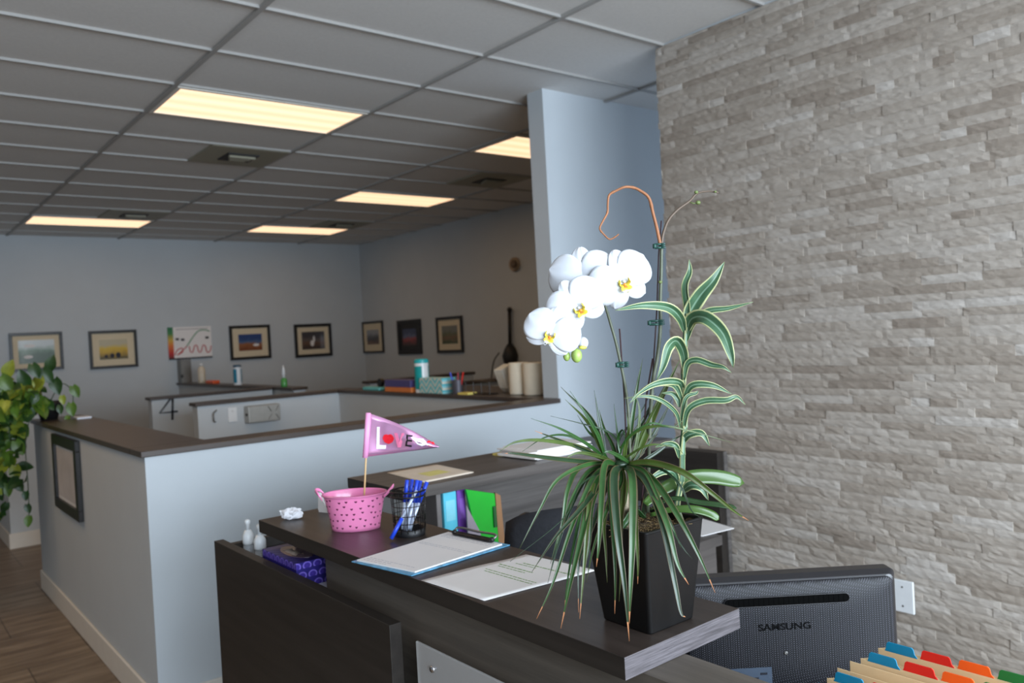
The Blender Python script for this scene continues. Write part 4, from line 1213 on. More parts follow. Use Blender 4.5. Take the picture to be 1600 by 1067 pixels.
tx = thing('tissue_box', 'purple tissue box with arch pattern on the desk ledge below the counter', 'tissue box', (.97, 2.24, ZL))
obj('carton', MB().box(.912, 1.022, 2.125, 2.365, ZL, .996), arch_print(), tx, bevel=.001)
obj('top_window', MB().prism([V((.967 + .035 * math.cos(a * PI / 10), 2.245 + .085 * math.sin(a * PI / 10), .9962)) for a in range(20)], (0, 0, .0006)), M('film', (120, 96, 110), .2), tx)
obj('tissue_fold', MB().grid([[V((.945 + .045 * i / 6, 2.2 + .09 * j / 6, .997 + .006 * math.sin(i) * math.cos(j * 1.3) ** 2)) for j in range(7)] for i in range(7)]), M('tissue_cream', (210, 190, 176), .8), tx, smooth=True)
tag(obj('paper_card', MB().box(.94, 1.02, 2.035, 2.118, ZL, ZL + .003), PAPER), 'small white card on the desk ledge at the near end of the purple box', 'card')
tag(obj('cloth_wipe', MB().grid([[V((.95 + .07 * i / 8, 2.38 + .07 * j / 8, ZL + .002 + .008 * math.sin(i * 1.1) ** 2 * math.cos(j * .9) ** 2)) for j in range(9)] for i in range(9)]), M('wipe_white', (200, 208, 220), .8), smooth=True, solid=.001), 'crumpled pale wipe between the bottles and the purple box', 'wipe')

# ------------------------------------------------------------------ binders and folders under the back counter
ZW = .7385
def upright_box(name, label, cat, px0, px1, pyt, y, mat, depth=.18, group=None, spine=None):
    a = at(px0, pyt, 1, y); b_ = at(px1, pyt, 1, y); zt = min((a.z + b_.z) / 2, 1.0715)
    t = thing(name, label, cat, ((a.x + b_.x) / 2, y + depth / 2, ZW), group)
    obj('cover', MB().box(a.x, b_.x - .001, y, y + depth, ZW, zt), mat, t, bevel=.003)
    if spine: obj('spine_label', MB().box(a.x + .008, b_.x - .009, y - .001, y - .0002, zt - .1, zt - .03), spine, t)
    return t


upright_box('magazine_file', 'grey magazine file left of the light blue binder', 'file box', 681, 689, 766, 2.31, M('grey_card', (120, 114, 112), .6))
upright_box('ring_binder', 'light blue ring binder under the back counter', 'binder', 692, 713, 768, 2.30, M('cyan_vinyl', (96, 206, 232), .3), group=None, spine=M('pale_cyan', (140, 222, 240), .35))
upright_box('ring_binder', 'purple ring binder right of the light blue binder', 'binder', 713.5, 727, 765, 2.30, M('purple_vinyl', (124, 74, 176), .35), spine=M('pale_purple', (140, 92, 190), .35))
yg = 2.27
g4 = [at(728, 764, 1, yg), at(773, 771, 1, yg), at(781, 850, 1, yg), at(757, 850, 1, yg)]
for p in g4: p.z = max(min(p.z, 1.0715), ZW + .002)
gx = [g4[0], g4[1], V((g4[2].x, yg, ZW + .002)), V((g4[3].x + .0, yg, ZW + .002))]
tgf = thing('green_folder', 'bright green plastic folder leaning beside the purple binder', 'folder', (gx[2].x, yg, ZW))
obj('cover', MB().prism(gx, (.0, .012, 0)), M('green_plastic', (20, 172, 44), .28), tgf, bevel=.0015)
c_ = at(774, 806, 1, yg - .004)
obj('dark_clip', MB().box(c_.x - .008, c_.x + .006, yg - .006, yg - .001, c_.z - .04, c_.z + .035), M('dark_green', (16, 84, 34), .4), tgf, bevel=.002)
b4 = [at(774, 770, 1, yg + .02), at(782, 774, 1, yg + .02), at(791, 850, 1, yg + .02), at(780, 850, 1, yg + .02)]
for p in b4: p.z = min(p.z, 1.0715)
tag(obj('brown_clipboard', MB().prism([b4[0], b4[1], V((b4[2].x, yg + .02, ZW + .002)), V((b4[3].x, yg + .02, ZW + .002))], (0, .01, 0)), M('hardboard', (150, 108, 72), .6)), 'brown hardboard clipboard standing right of the green folder', 'clipboard')
g5 = [at(729, 790, 1, 2.262), at(751, 832, 1, 2.262)]
tag(obj('grey_folder', MB().prism([g5[0], g5[1], V((g5[1].x, 2.262, ZW + .002)), V((g5[0].x, 2.262, ZW + .002))], (0, .004, 0)), M('grey_folder_card', (150, 140, 150), .6)), 'grey slanted folder in front of the green folder', 'folder')

# ------------------------------------------------------------------ office chair
tch = thing('office_chair', 'black fabric office chair behind the reception counter', 'chair', (1.62, 1.78, 0))
cb_ = dp(915, 850, 2.2); 
ax_ = V((.80, -.60, 0)).normalized(); nn = V((-.60, -.80, 0))
P = []
for i in range(13):
    v = i / 12; row = []
    for j in range(15):
        u = j / 14 * 2 - 1; hw = .22 * (1 - .10 * v ** 4) * (1 if v > .1 else .93)
        z_ = .58 + .53 * v - .035 * (abs(u) ** 4) * (v ** 3) + .02 * (u + 1) * .5 * v
        row.append(V((cb_.x, cb_.y, 0)) + ax_ * (u * hw) + nn * (-.05 * u * u + .03 * math.sin(v * PI)) + V((0, 0, z_)))
    P.append(row)
o = obj('backrest', MB().grid(P), FABRIC, tch, smooth=True, solid=.06)
sc_ = V((cb_.x, cb_.y, 0)) + V((.18, .24, 0))
obj('seat', MB().lathe([(.05, .42), (.23, .43), (.25, .46), (.23, .5), (.05, .505)], sc_, 28), FABRIC, tch, smooth=True)
obj('column', MB().lathe([(.03, .1), (.03, .42)], sc_, 16), BLACK, tch)
for k in range(5):
    a = 2 * PI * k / 5; e = sc_ + V((.27 * math.cos(a), .27 * math.sin(a), .075))
    obj('base_spoke', MB().tube([sc_ + V((0, 0, .11)), e], [.028, .018], 8), BLACK, tch, smooth=True)
    obj('caster', MB().ball(tuple(e - V((0, 0, .046))), .028, 8), BLACK, tch, smooth=True)
ar = [dp(838, 812, 2.3), dp(820, 810, 2.32), dp(809, 824, 2.34), dp(810, 848, 2.34), dp(828, 864, 2.3)]
obj('armrest', MB().tube(spline(ar, 18), .017, 10), BLACK, tch, smooth=True)
obj('back_support', MB().tube(spline([sc_ + V((-.02, -.03, .43)), V((cb_.x, cb_.y, .45)) + V((.03, .04, 0)), V((cb_.x, cb_.y, .62)) + V((.02, .03, 0))]), .02, 8), BLACK, tch, smooth=True)
kk = at(793, 812, 1, 2.2)
#PLANT

# ------------------------------------------------------------------ planter with orchid, dracaena and striped lucky bamboo
PC = V((1.0661, .9754, ZC)); PR = Matrix.Rotation(-.0135, 4, 'Z')
tpl = thing('planter', 'tall black square pot with white orchid, spiky dracaena and striped plant on the counter', 'potted plant', tuple(PC + V((0, 0, .0005))))


def sq(h, r, z, n=5):
    return [PC + PR @ V((x, y, z)) for x, y in rrect(h, h, r, n)]


pot = MB(); HP_ = .1793
lv = [(.0555, 0.0008), (.0568, .003), (.0568 + (.0759 - .0568) * .5, HP_ * .5), (.0752, HP_ - .004), (.0762, HP_ - .003), (.0762, HP_ - .0005), (.0755, HP_), (.0725, HP_), (.0715, HP_ - .002), (.066, HP_ - .045)]
rings = [sq(h, .007, z) for h, z in lv]; n = len(rings[0])
for r_ in rings: pot.v += r_
for j in range(len(rings) - 1):
    for i in range(n): pot.f.append([j * n + i, j * n + (i + 1) % n, (j + 1) * n + (i + 1) % n, (j + 1) * n + i]); pot.m.append(0)
pot.f.append(list(range(n))[::-1]); pot.m.append(0)
obj('pot', pot, BLACKPOT, tpl)
# moss bed
random.seed(2); SOILZ = HP_ - .016
P = []
for i in range(25):
    P.append([PC + PR @ V((.071 * (2 * i / 24 - 1), .071 * (2 * j / 24 - 1), SOILZ + random.uniform(-.004, .005) + .006 * math.cos(i * .13 * 2) * math.sin(j * .4))) for j in range(25)])
MOSS = M('moss', (92, 74, 48), .95, var=.6, scale=180, bump=1, bscale=300)
moss = MB().grid(P)
o = obj('moss', moss, MOSS, tpl, smooth=True)
fib = MB()
for k in range(420):
    a = PC + PR @ V((random.uniform(-.068, .068), random.uniform(-.068, .068), SOILZ + random.uniform(0, .006)))
    d = V((random.uniform(-1, 1), random.uniform(-1, 1), random.uniform(-.2, .5))) * random.uniform(.004, .012)
    fib.tube([a, a + d, a + d * 1.7 + V((0, 0, -.003))], .0006, 4, random.randint(0, 1))
o = obj('moss_fibres', fib, [MOSS, M('dry_moss', (140, 116, 76), .9)], tpl); o['kind'] = 'stuff'


def zz2(X, Y): return (780 + X / 2.371, 560 + Y / 2.371)
def zz1(X, Y): return (800 + X / 3.0475, 270 + Y / 3.0475)
def zz7(X, Y): return (800 + X / 5.333, 380 + Y / 5.333)


def leaf_mb(ctrl, width, prof='dra', tw=0, fold=.25, cols=None, tipm=None, n=22, wave=0):
    """ctrl: world points base->tip. blade with a V section; cols = material per strip column"""
    sp_ = spline(ctrl, n); cols = cols or [0, 0, 0, 0]; K = len(cols)
    mb = MB(); side0 = None; P = []
    for i, p in enumerate(sp_):
        t_ = i / n; T_ = (sp_[min(i + 1, n)] - sp_[max(i - 1, 0)]).normalized()
        view = (CP - p).normalized()
        s = T_.cross(view)
        if s.length < .15 and side0 is not None: s = side0 * 1.0
        s = s.normalized()
        if side0 is not None and s.dot(side0) < 0: s = -s
        if side0 is not None: s = (s * .5 + side0 * .5).normalized()
        side0 = s
        nn_ = s.cross(T_).normalized()
        if nn_.dot(view) < 0: nn_ = -nn_
        a = math.radians(tw(t_) if callable(tw) else tw)
        s2 = s * math.cos(a) + nn_ * math.sin(a); n2 = nn_ * math.cos(a) - s * math.sin(a)
        if prof == 'dra': w_ = width / 2 * (min(1, .55 + t_ * 2.2) if t_ < .2 else 1) * (1 - max(0, (t_ - .25) / .75) ** 1.5)
        elif prof == 'var': w_ = width / 2 * max(.0, math.sin(PI * min(1, t_ ** .8 * .97 + .03))) ** .8 + .0008 * (1 - t_)
        elif prof == 'orc': w_ = width / 2 * (.45 + .55 * min(1, t_ * 2.2)) * (1 - max(0, (t_ - .80) / .20) ** 2.6) ** .5
        w_ = max(w_, .00025)
        P.append([p + s2 * (w_ * (2 * q / K - 1)) - n2 * (fold * w_ * abs(2 * q / K - 1)) * -1 + n2 * (wave * w_ * math.sin(t_ * 14 + q)) for q in range(K + 1)])
    k = len(mb.v); mb.v += [a for r_ in P for a in r_]
    for i in range(n):
        for q in range(K):
            m_ = cols[q]
            if tipm is not None and i >= n - 2: m_ = tipm
            mb.f.append([k + i * (K + 1) + q, k + i * (K + 1) + q + 1, k + (i + 1) * (K + 1) + q + 1, k + (i + 1) * (K + 1) + q]); mb.m.append(m_)
    return mb


DG = M('dracaena_green', (36, 70, 28), .36, var=.28, scale=30, stretch=(1, 1, 1))
DG2 = M('dracaena_olive', (62, 80, 30), .38, var=.28, scale=30)
DG3 = M('dracaena_dark', (24, 48, 24), .36, var=.25, scale=30)
DE = M('dracaena_margin', (74, 64, 38), .45)
TIPB = M('brown_leaf_tip', (168, 112, 72), .6)
D0 = 1.405
random.seed(14)
# (points in the crop, depths base..tip, width px, tip brown)
DR = [
 ([(392, 372), (345, 230), (228, 105)], (1.41, 1.40, 1.38), 16, 0), ([(390, 365), (330, 150 + 90), (245, 152)], (1.41, 1.38, 1.35), 11, 0),
 ([(394, 350), (372, 240), (352, 118)], (1.41, 1.42, 1.42), 11, 0), ([(400, 376), (330, 320), (230, 262), (118, 222)], (1.40, 1.35, 1.30, 1.27), 10, 0),
 ([(410, 385), (330, 345), (230, 305), (132, 268)], (1.40, 1.36, 1.32, 1.28), 13, 1), ([(398, 380), (300, 328), (160, 303), (60, 310), (0, 345)], (1.40, 1.35, 1.28, 1.24, 1.22), 11, 0),
 ([(395, 385), (320, 383), (180, 368), (60, 352), (20, 352)], (1.40, 1.34, 1.26, 1.21, 1.20), 14, 1), ([(400, 380), (330, 320), (250, 285), (170, 292), (85, 345)], (1.40, 1.38, 1.35, 1.31, 1.28), 8, 0),
 ([(452, 385), (438, 280), (425, 168)], (1.42, 1.44, 1.45), 8, 0), ([(474, 380), (492, 230), (512, 100), (532, 0)], (1.42, 1.44, 1.45, 1.45), 15, 0),
 ([(500, 385), (555, 250), (612, 120), (672, 0)], (1.42, 1.45, 1.47, 1.48), 26, 0), ([(430, 385), (445, 320), (400, 270), (300, 240), (190, 213)], (1.42, 1.42, 1.40, 1.37, 1.34), 7, 0),
 ([(430, 360), (500, 275), (600, 250), (720, 272), (862, 312)], (1.41, 1.38, 1.36, 1.36, 1.37), 9, 0), ([(505, 395), (580, 350), (640, 305), (680, 282)], (1.41, 1.42, 1.43, 1.44), 12, 0),
 ([(490, 395), (530, 340), (565, 300), (588, 280)], (1.41, 1.43, 1.44, 1.45), 13, 0), ([(440, 385), (470, 300), (560, 240), (640, 255), (700, 212)], (1.41, 1.37, 1.35, 1.36, 1.37), 6, 0),
 ([(470, 390), (560, 384), (680, 420), (790, 500), (870, 565), (924, 600)], (1.41, 1.38, 1.35, 1.34, 1.35, 1.36), 20, 1), ([(500, 395), (600, 410), (670, 470), (710, 560), (748, 592)], (1.41, 1.38, 1.36, 1.36, 1.37), 8, 0),
 ([(470, 400), (540, 450), (600, 600), (650, 830), (672, 940), (690, 958)], (1.40, 1.35, 1.30, 1.27, 1.26, 1.26), 20, 1), ([(480, 400), (560, 480), (620, 610), (660, 760), (702, 838)], (1.40, 1.34, 1.29, 1.27, 1.27), 22, 1),
 ([(480, 395), (570, 450), (660, 580), (740, 730), (800, 868)], (1.41, 1.35, 1.30, 1.28, 1.28), 20, 1), ([(470, 400), (500, 440), (507, 600), (514, 750), (513, 835)], (1.40, 1.34, 1.29, 1.27, 1.27), 15, 1),
 ([(465, 400), (492, 440), (493, 650), (486, 850), (482, 982)], (1.40, 1.33, 1.28, 1.26, 1.26), 24, 1), ([(450, 400), (425, 440), (438, 640), (465, 850), (482, 1047)], (1.40, 1.33, 1.28, 1.26, 1.26), 26, 1),
 ([(440, 400), (412, 450), (420, 600), (430, 800), (428, 946)], (1.40, 1.34, 1.30, 1.28, 1.28), 18, 1), ([(430, 390), (390, 395), (378, 540), (370, 680), (360, 772)], (1.40, 1.34, 1.27, 1.25, 1.25), 20, 1),
 ([(420, 395), (350, 450), (328, 600), (312, 800), (298, 965)], (1.40, 1.34, 1.29, 1.27, 1.26), 17, 1), ([(420, 395), (360, 450), (310, 640), (265, 830), (228, 1000)], (1.40, 1.34, 1.28, 1.25, 1.24), 22, 1),
 ([(415, 392), (350, 440), (270, 620), (200, 830), (138, 965)], (1.40, 1.33, 1.27, 1.24, 1.23), 14, 1), ([(415, 395), (340, 440), (305, 560), (260, 780), (238, 958)], (1.40, 1.35, 1.30, 1.28, 1.27), 12, 1),
 ([(415, 395), (370, 470), (300, 560), (210, 660), (120, 792)], (1.40, 1.34, 1.28, 1.25, 1.23), 18, 0), ([(405, 385), (320, 395), (215, 450), (150, 560), (75, 705)], (1.40, 1.33, 1.27, 1.24, 1.22), 13, 0),
 ([(400, 385), (300, 400), (255, 480), (235, 600), (208, 708)], (1.40, 1.35, 1.30, 1.28, 1.27), 17, 0), ([(400, 390), (330, 430), (262, 560), (215, 700), (180, 832)], (1.40, 1.36, 1.31, 1.29, 1.28), 12, 0),
 ([(500, 400), (560, 480), (620, 600), (680, 700), (715, 742)], (1.41, 1.36, 1.31, 1.29, 1.29), 6, 0), ([(480, 385), (440, 360), (400, 345), (375, 365)], (1.40, 1.37, 1.35, 1.35), 12, 0),
 ([(455, 385), (440, 300), (458, 265), (470, 320)], (1.40, 1.40, 1.38, 1.37), 8, 0), ([(490, 395), (520, 300), (580, 180), (650, 60)], (1.42, 1.43, 1.44, 1.45), 12, 0),
 ([(440, 395), (445, 300), (520, 205), (560, 130)], (1.42, 1.44, 1.45, 1.45), 8, 0), ([(400, 370), (362, 300), (330, 270), (290, 210)], (1.41, 1.40, 1.39, 1.38), 10, 0),
 ([(425, 395), (380, 420), (300, 470), (240, 590), (40, 752)], (1.40, 1.34, 1.28, 1.24, 1.2), 5, 0), ([(420, 395), (350, 470), (295, 650), (292, 800), (294, 940)], (1.40, 1.36, 1.31, 1.29, 1.28), 9, 1),
 ([(425, 400), (400, 470), (340, 640), (300, 740), (290, 860)], (1.40, 1.37, 1.33, 1.31, 1.30), 14, 0), ([(450, 395), (480, 360), (560, 320), (650, 330), (690, 360)], (1.41, 1.40, 1.38, 1.38, 1.39), 7, 0),
 ([(440, 395), (470, 460), (470, 520), (455, 580)], (1.40, 1.37, 1.36, 1.36), 10, 0), ([(478, 395), (505, 330), (520, 200), (500, 120)], (1.42, 1.42, 1.42, 1.42), 12, 0),
 ([(460, 395), (468, 330), (480, 260), (470, 200)], (1.41, 1.40, 1.39, 1.39), 12, 0), ([(395, 376), (372, 300), (340, 240), (310, 190), (262, 120)], (1.41, 1.39, 1.37, 1.36, 1.35), 12, 0)]
DR += [([(450, 400), (452, 460), (400, 560), (350, 700), (322, 830)], (1.40, 1.36, 1.31, 1.28, 1.27), 14, 0), ([(455, 400), (462, 470), (450, 620), (452, 760), (444, 900)], (1.40, 1.36, 1.32, 1.30, 1.29), 18, 0),
 ([(475, 395), (540, 420), (590, 520), (640, 620), (672, 700)], (1.40, 1.36, 1.32, 1.31, 1.31), 13, 0), ([(420, 380), (360, 360), (290, 350), (230, 380)], (1.40, 1.37, 1.34, 1.32), 12, 0),
 ([(440, 385), (420, 320), (390, 260), (370, 190)], (1.42, 1.42, 1.42, 1.42), 13, 0), ([(480, 390), (540, 330), (600, 230), (640, 150)], (1.43, 1.45, 1.46, 1.47), 18, 0),
 ([(470, 385), (490, 300), (540, 220), (580, 130)], (1.43, 1.44, 1.45, 1.46), 20, 0), ([(405, 395), (330, 420), (270, 520), (225, 640), (190, 760)], (1.40, 1.35, 1.31, 1.29, 1.28), 13, 0),
 ([(440, 400), (425, 470), (390, 600), (395, 720), (400, 830)], (1.40, 1.36, 1.32, 1.30, 1.29), 15, 0), ([(430, 395), (390, 430), (345, 540), (335, 680), (312, 800)], (1.41, 1.37, 1.34, 1.32, 1.31), 16, 0)]
for k, (pts, ds, w_, br) in enumerate(DR):
    ctrl = [dp(*zz2(x, y), d) for (x, y), d in zip(pts, ds)]
    up_ = pts[-1][1] < 330
    mats = [random.choice((DG, DG, DG2, DG3)) if not up_ else random.choice((DG3, DG, DG2)), DE, TIPB]
    mb = leaf_mb(ctrl, w_ * 1.28 / 2.371 * 1.12e-3, 'dra', tw=random.uniform(-22, 22), fold=.3, cols=[1, 0, 0, 0, 0, 0, 0, 0, 1] if w_ > 12 else [0, 0, 0, 0], tipm=2 if br else None)
    obj('dracaena_leaf', mb, mats, tpl, smooth=True, solid=.0004)
c0 = dp(*zz2(448, 392), 1.408)
BARK = M('dracaena_bark', (150, 138, 116), .8, var=.3, scale=90, bump=.3)
obj('dracaena_trunk', MB().tube([dp(*zz2(468, 640), 1.43), dp(*zz2(470, 520), 1.42), dp(*zz2(452, 400), 1.41)], [.0062, .0055, .006], 10), BARK, tpl, smooth=True)
obj('dracaena_trunk', MB().tube([dp(*zz2(505, 630), 1.45), dp(*zz2(498, 500), 1.435), dp(*zz2(478, 395), 1.42)], [.0055, .005, .005], 10), BARK, tpl, smooth=True)
obj('dracaena_crown', MB().ball(tuple(c0), .012, 8, s=(1.2, 1.2, .8)), DG3, tpl, smooth=True)

# --- striped lucky bamboo
VG = M('striped_green', (58, 92, 64), .42, var=.15, scale=60); VC = M('striped_cream', (172, 176, 128), .45, var=.05)
VW = M('striped_pale', (108, 138, 114), .42)
stem = [(1063, 813, 1.44), (1058, 790, 1.44), (1065, 745, 1.435), (1066, 700, 1.43), (1070, 655, 1.43), (1068, 612, 1.43), (1069, 565, 1.425), (1071, 520, 1.42), (1074, 490, 1.42)]
sp_ = spline([dp(a, b_, c_) for a, b_, c_ in stem], 60)
N_ = len(sp_)
mb = MB(); rads = [.0062 - .0022 * i / N_ + (.0008 if i % 7 == 0 else 0) for i in range(N_)]
mb.tube(sp_, rads, 12)
for k in range(len(mb.m)): mb.m[k] = (0, 0, 1, 2, 0, 1, 0, 2, 1, 0, 1, 2)[(k + (k // 84) * 3) % 12] if k < (N_ - 1) * 12 else 0
obj('striped_stem', mb, [VG, VC, VW], tpl, smooth=True)
CV = [1, 0, 0, 0, 2, 0, 0, 0, 1]
ST = [
 (zz1, [(838, 720), (850, 660), (900, 580), (960, 510), (1012, 424)], (1.42, 1.42, 1.41, 1.40, 1.40), 72, 0), (zz1, [(835, 720), (835, 640), (826, 540), (846, 470), (843, 412)], (1.42, 1.42, 1.42, 1.43, 1.43), 38, 35),
 (zz1, [(822, 760), (800, 690), (740, 640), (620, 632), (490, 655)], (1.42, 1.40, 1.38, 1.35, 1.32), 46, 0), (zz1, [(832, 800), (860, 720), (930, 662), (1030, 645), (1148, 615)], (1.42, 1.41, 1.40, 1.39, 1.38), 34, 30),
 (zz1, [(830, 760), (855, 695), (920, 690), (1000, 760), (1040, 860), (1054, 928)], (1.42, 1.40, 1.37, 1.35, 1.34, 1.34), 66, 10), (zz1, [(822, 950), (818, 860), (785, 800), (745, 830), (720, 920), (688, 990)], (1.42, 1.41, 1.39, 1.36, 1.35, 1.35), 52, 15),
 (zz1, [(820, 985), (835, 910), (880, 892), (950, 915), (1005, 925), (1045, 952)], (1.42, 1.41, 1.40, 1.39, 1.38, 1.38), 30, 10), (zz1, [(815, 1040), (800, 1000), (740, 992), (660, 1015), (570, 1075)], (1.43, 1.42, 1.40, 1.38, 1.36), 34, 10),
 (zz2, [(684, 150), (715, 100), (790, 100), (862, 132)], (1.43, 1.41, 1.40, 1.40), 26, 0), (zz2, [(683, 270), (700, 190), (760, 158), (840, 155), (880, 142), (912, 172)], (1.43, 1.41, 1.40, 1.39, 1.39, 1.39), 24, 10),
 (zz2, [(680, 160), (650, 100), (590, 92), (530, 120), (480, 168)], (1.43, 1.42, 1.40, 1.38, 1.37), 22, 0), (zz2, [(672, 260), (655, 200), (600, 155), (540, 140), (462, 148)], (1.43, 1.42, 1.40, 1.39, 1.38), 14, 0),
 (zz2, [(682, 310), (700, 285), (750, 278), (780, 325)], (1.43, 1.42, 1.41, 1.41), 30, 20), (zz2, [(668, 370), (655, 325), (620, 316), (575, 330)], (1.43, 1.42, 1.42, 1.42), 20, 0),
 (zz2, [(678, 492), (710, 470), (750, 480), (775, 525)], (1.44, 1.42, 1.41, 1.41), 36, 20), (zz2, [(666, 480), (650, 425), (610, 418), (570, 440), (545, 465)], (1.44, 1.43, 1.42, 1.41, 1.41), 24, 10),
 (zz2, [(668, 180), (660, 150), (640, 130), (600, 128)], (1.43, 1.43, 1.43, 1.43), 20, 0), (zz2, [(670, 250), (690, 150), (730, 128), (735, 118)], (1.43, 1.42, 1.42, 1.42), 14, 0)]
for f_, pts, ds, w_, tw in ST:
    sc_ = 3.0475 if f_ is zz1 else 2.371
    mb = leaf_mb([dp(*f_(x, y), d) for (x, y), d in zip(pts, ds)], w_ / sc_ * 1.14e-3 * .98, 'var', tw=lambda t_, a=tw: a * math.sin(t_ * 4), fold=.35, cols=CV, n=24, wave=.05)
    obj('striped_leaf', mb, [VG, VC, VW], tpl, smooth=True, solid=.0005)
# broad orchid leaves low in the pot
OG = M('orchid_leaf_green', (58, 86, 34), .3, var=.15, scale=12); OGD = M('orchid_leaf_dark', (34, 62, 30), .3, var=.2, scale=12)
for pts, ds, w_, tw, m_ in (
        ([(540, 540), (600, 490), (700, 445), (800, 440), (908, 462)], (1.43, 1.45, 1.46, 1.47, 1.48), 56, 12, OG),
        ([(560, 560), (640, 520), (740, 535), (820, 545), (880, 555)], (1.43, 1.43, 1.42, 1.41, 1.41), 30, 55, OGD),
        ([(560, 580), (640, 560), (720, 560), (780, 575), (814, 597)], (1.43, 1.42, 1.41, 1.41, 1.41), 30, 20, OG),
        ([(540, 590), (500, 560), (470, 600), (440, 640)], (1.43, 1.42, 1.40, 1.39), 30, 40, OGD),
        ([(530, 590), (560, 500), (620, 470), (680, 480)], (1.45, 1.47, 1.49, 1.50), 44, 30, OGD)):
    mb = leaf_mb([dp(*zz2(x, y), d) for (x, y), d in zip(pts, ds)], w_ / 2.371 * 1.15e-3, 'orc', tw=tw, fold=.22, n=22)
    obj('orchid_leaf', mb, m_, tpl, smooth=True, solid=.0014)

# --- orchid spikes, stakes and clips
SPK = M('spike_green', (78, 84, 66), .5, var=.2, scale=60); STAKE = M('stake_brown', (62, 42, 46), .5)
ORB = M('dry_orange_stem', (150, 98, 64), .65, var=.12, scale=60); CLIP = M('green_clip', (36, 74, 66), .4)


def px3(l): return [dp(a, b_, c_) for a, b_, c_ in l]


def z1(l, d): return [zz1(x, y) + (dd_,) for (x, y), dd_ in zip(l, d if isinstance(d, (list, tuple)) else [d] * len(l))]


s1 = px3([(987, 800, 1.43), (984, 700, 1.42), (980, 625, 1.415)] + z1([(505, 850), (470, 720), (446, 640)], [1.41, 1.41, 1.405]) + [(938, 455, 1.41), (925, 425, 1.415), (905, 412, 1.42), (892, 430, 1.425), (886, 462, 1.42), (884, 500, 1.41), (890, 535, 1.405)])
obj('orchid_stem', MB().tube(spline(s1, 70), [.0030 - .0012 * i / 70 for i in range(71)], 10), SPK, tpl, smooth=True)
s2 = px3([(1012, 800, 1.45), (1014, 700, 1.445)] + z1([(668, 1020), (692, 880), (706, 740), (706, 600), (710, 480), (712, 345)], 1.44))
obj('orchid_stem', MB().tube(spline(s2, 50), [.0038 - .0008 * i / 50 for i in range(51)], 10), SPK, tpl, smooth=True)
s3 = px3(z1([(712, 345), (720, 290), (745, 225), (790, 175), (845, 135), (872, 105), (895, 93), (940, 88), (982, 94)], [1.44, 1.44, 1.445, 1.45, 1.455, 1.46, 1.46, 1.46, 1.46]))
obj('orchid_stem', MB().tube(spline(s3, 40), [.0027 - .0012 * i / 40 for i in range(41)], 8), M('spike_brown', (92, 76, 62), .5), tpl, smooth=True)
s4 = px3(z1([(706, 345), (690, 265), (672, 195), (652, 120), (610, 85), (575, 70), (536, 68), (498, 84), (463, 106), (456, 150), (454, 190), (432, 232), (418, 266), (440, 296), (464, 316), (490, 306), (508, 292)], [1.435] * 6 + [1.43] * 5 + [1.425] * 6))
obj('dried_stem', MB().tube(spline(s4, 90), [.0030 - .0018 * i / 90 + (.0006 if i % 14 == 0 else 0) for i in range(91)], 8), ORB, tpl, smooth=True)
obj('stake', MB().tube(px3([(1001, 800, 1.445)] + z1([(664, 1067), (690, 650), (698, 400), (711, 228)], 1.447)), .0013, 8), STAKE, tpl, smooth=True)
obj('stake', MB().tube(px3([(983, 800, 1.425)] + z1([(535, 1067), (512, 742)], 1.42)), .0014, 8), STAKE, tpl, smooth=True)
obj('stake', MB().tube(px3([(1004, 700, 1.45), (1010, 620, 1.45), (1020, 560, 1.45)]), .0016, 8), STAKE, tpl, smooth=True)
for cx_, cy_, d_, w1 in ((703, 348, 1.435, 24), (688, 713, 1.435, 34), (528, 913, 1.41, 26)):
    p = dp(*zz1(cx_, cy_), d_ - .004); hw = w1 / 3.0475 * 1.13e-3
    mb = MB()
    for s in (-.3, .3): mb.tube([p + MX * (-hw) + UP * (.0025 * s * 4), p + MX * hw * .9 + UP * (.0025 * s * 4)], .0022, 8)
    mb.tube([p + MX * (-hw) + UP * .004, p + MX * (-hw) - UP * .004], .0034, 8)
    for s in (-1, 0, 1): mb.tube([p + MX * (hw * .3) + UP * (.003 * s) + MN * .002, p + MX * (hw * 1.1) + UP * (.0035 * s) + MN * .003], .0011, 6)
    obj('support_clip', mb, CLIP, tpl, smooth=True)
BUDG = M('bud_green', (150, 176, 92), .4, var=.15, scale=80); BUDD = M('small_bud', (96, 110, 60), .5)
for (x, y, r_) in ((877, 92, .0034), (886, 142, .0042), (968, 90, .0022), (706, 520, .0032)):
    p = dp(*zz1(x, y), 1.455 if x > 800 else 1.436); obj('bud', MB().ball(tuple(p), r_, 8, s=(1.2, 1, .9)), BUDD, tpl, smooth=True)
obj('bud_stalk', MB().tube(px3(z1([(845, 140), (866, 146), (884, 142)], 1.455)), .0011, 6), BUDD, tpl, smooth=True)
PETW = M('petal_white', (208, 212, 219), .5, var=.012, scale=30, sub=.25)
for (x, y, rx, ry, m_, d_) in ((456, 942, 30, 40, BUDG, 1.40), (538, 935, 46, 60, BUDG, 1.395), (590, 830, 46, 50, PETW, 1.40)):
    p = dp(*zz7(x, y), d_); sx_, sy_ = rx / 5.333 * 1.12e-3, ry / 5.333 * 1.12e-3
    obj('bud', MB().ball(tuple(p), 1, 10, s=(sx_, sx_, sy_)), m_, tpl, smooth=True)
p = dp(*zz7(590, 868), 1.394); obj('bud', MB().ball(tuple(p), 1, 8, s=(.0082, .006, .0035)), M('bud_yellow', (214, 212, 90), .4), tpl, smooth=True)

# --- white moth orchid flowers
YEL = M('lip_yellow', (236, 214, 70), .4, var=.15, scale=200); ORA = M('lip_orange', (226, 140, 50), .45, var=.2, scale=200); PALEY = M('lip_pale', (240, 240, 200), .4); REDV = M('lip_red_vein', (190, 90, 70), .5)


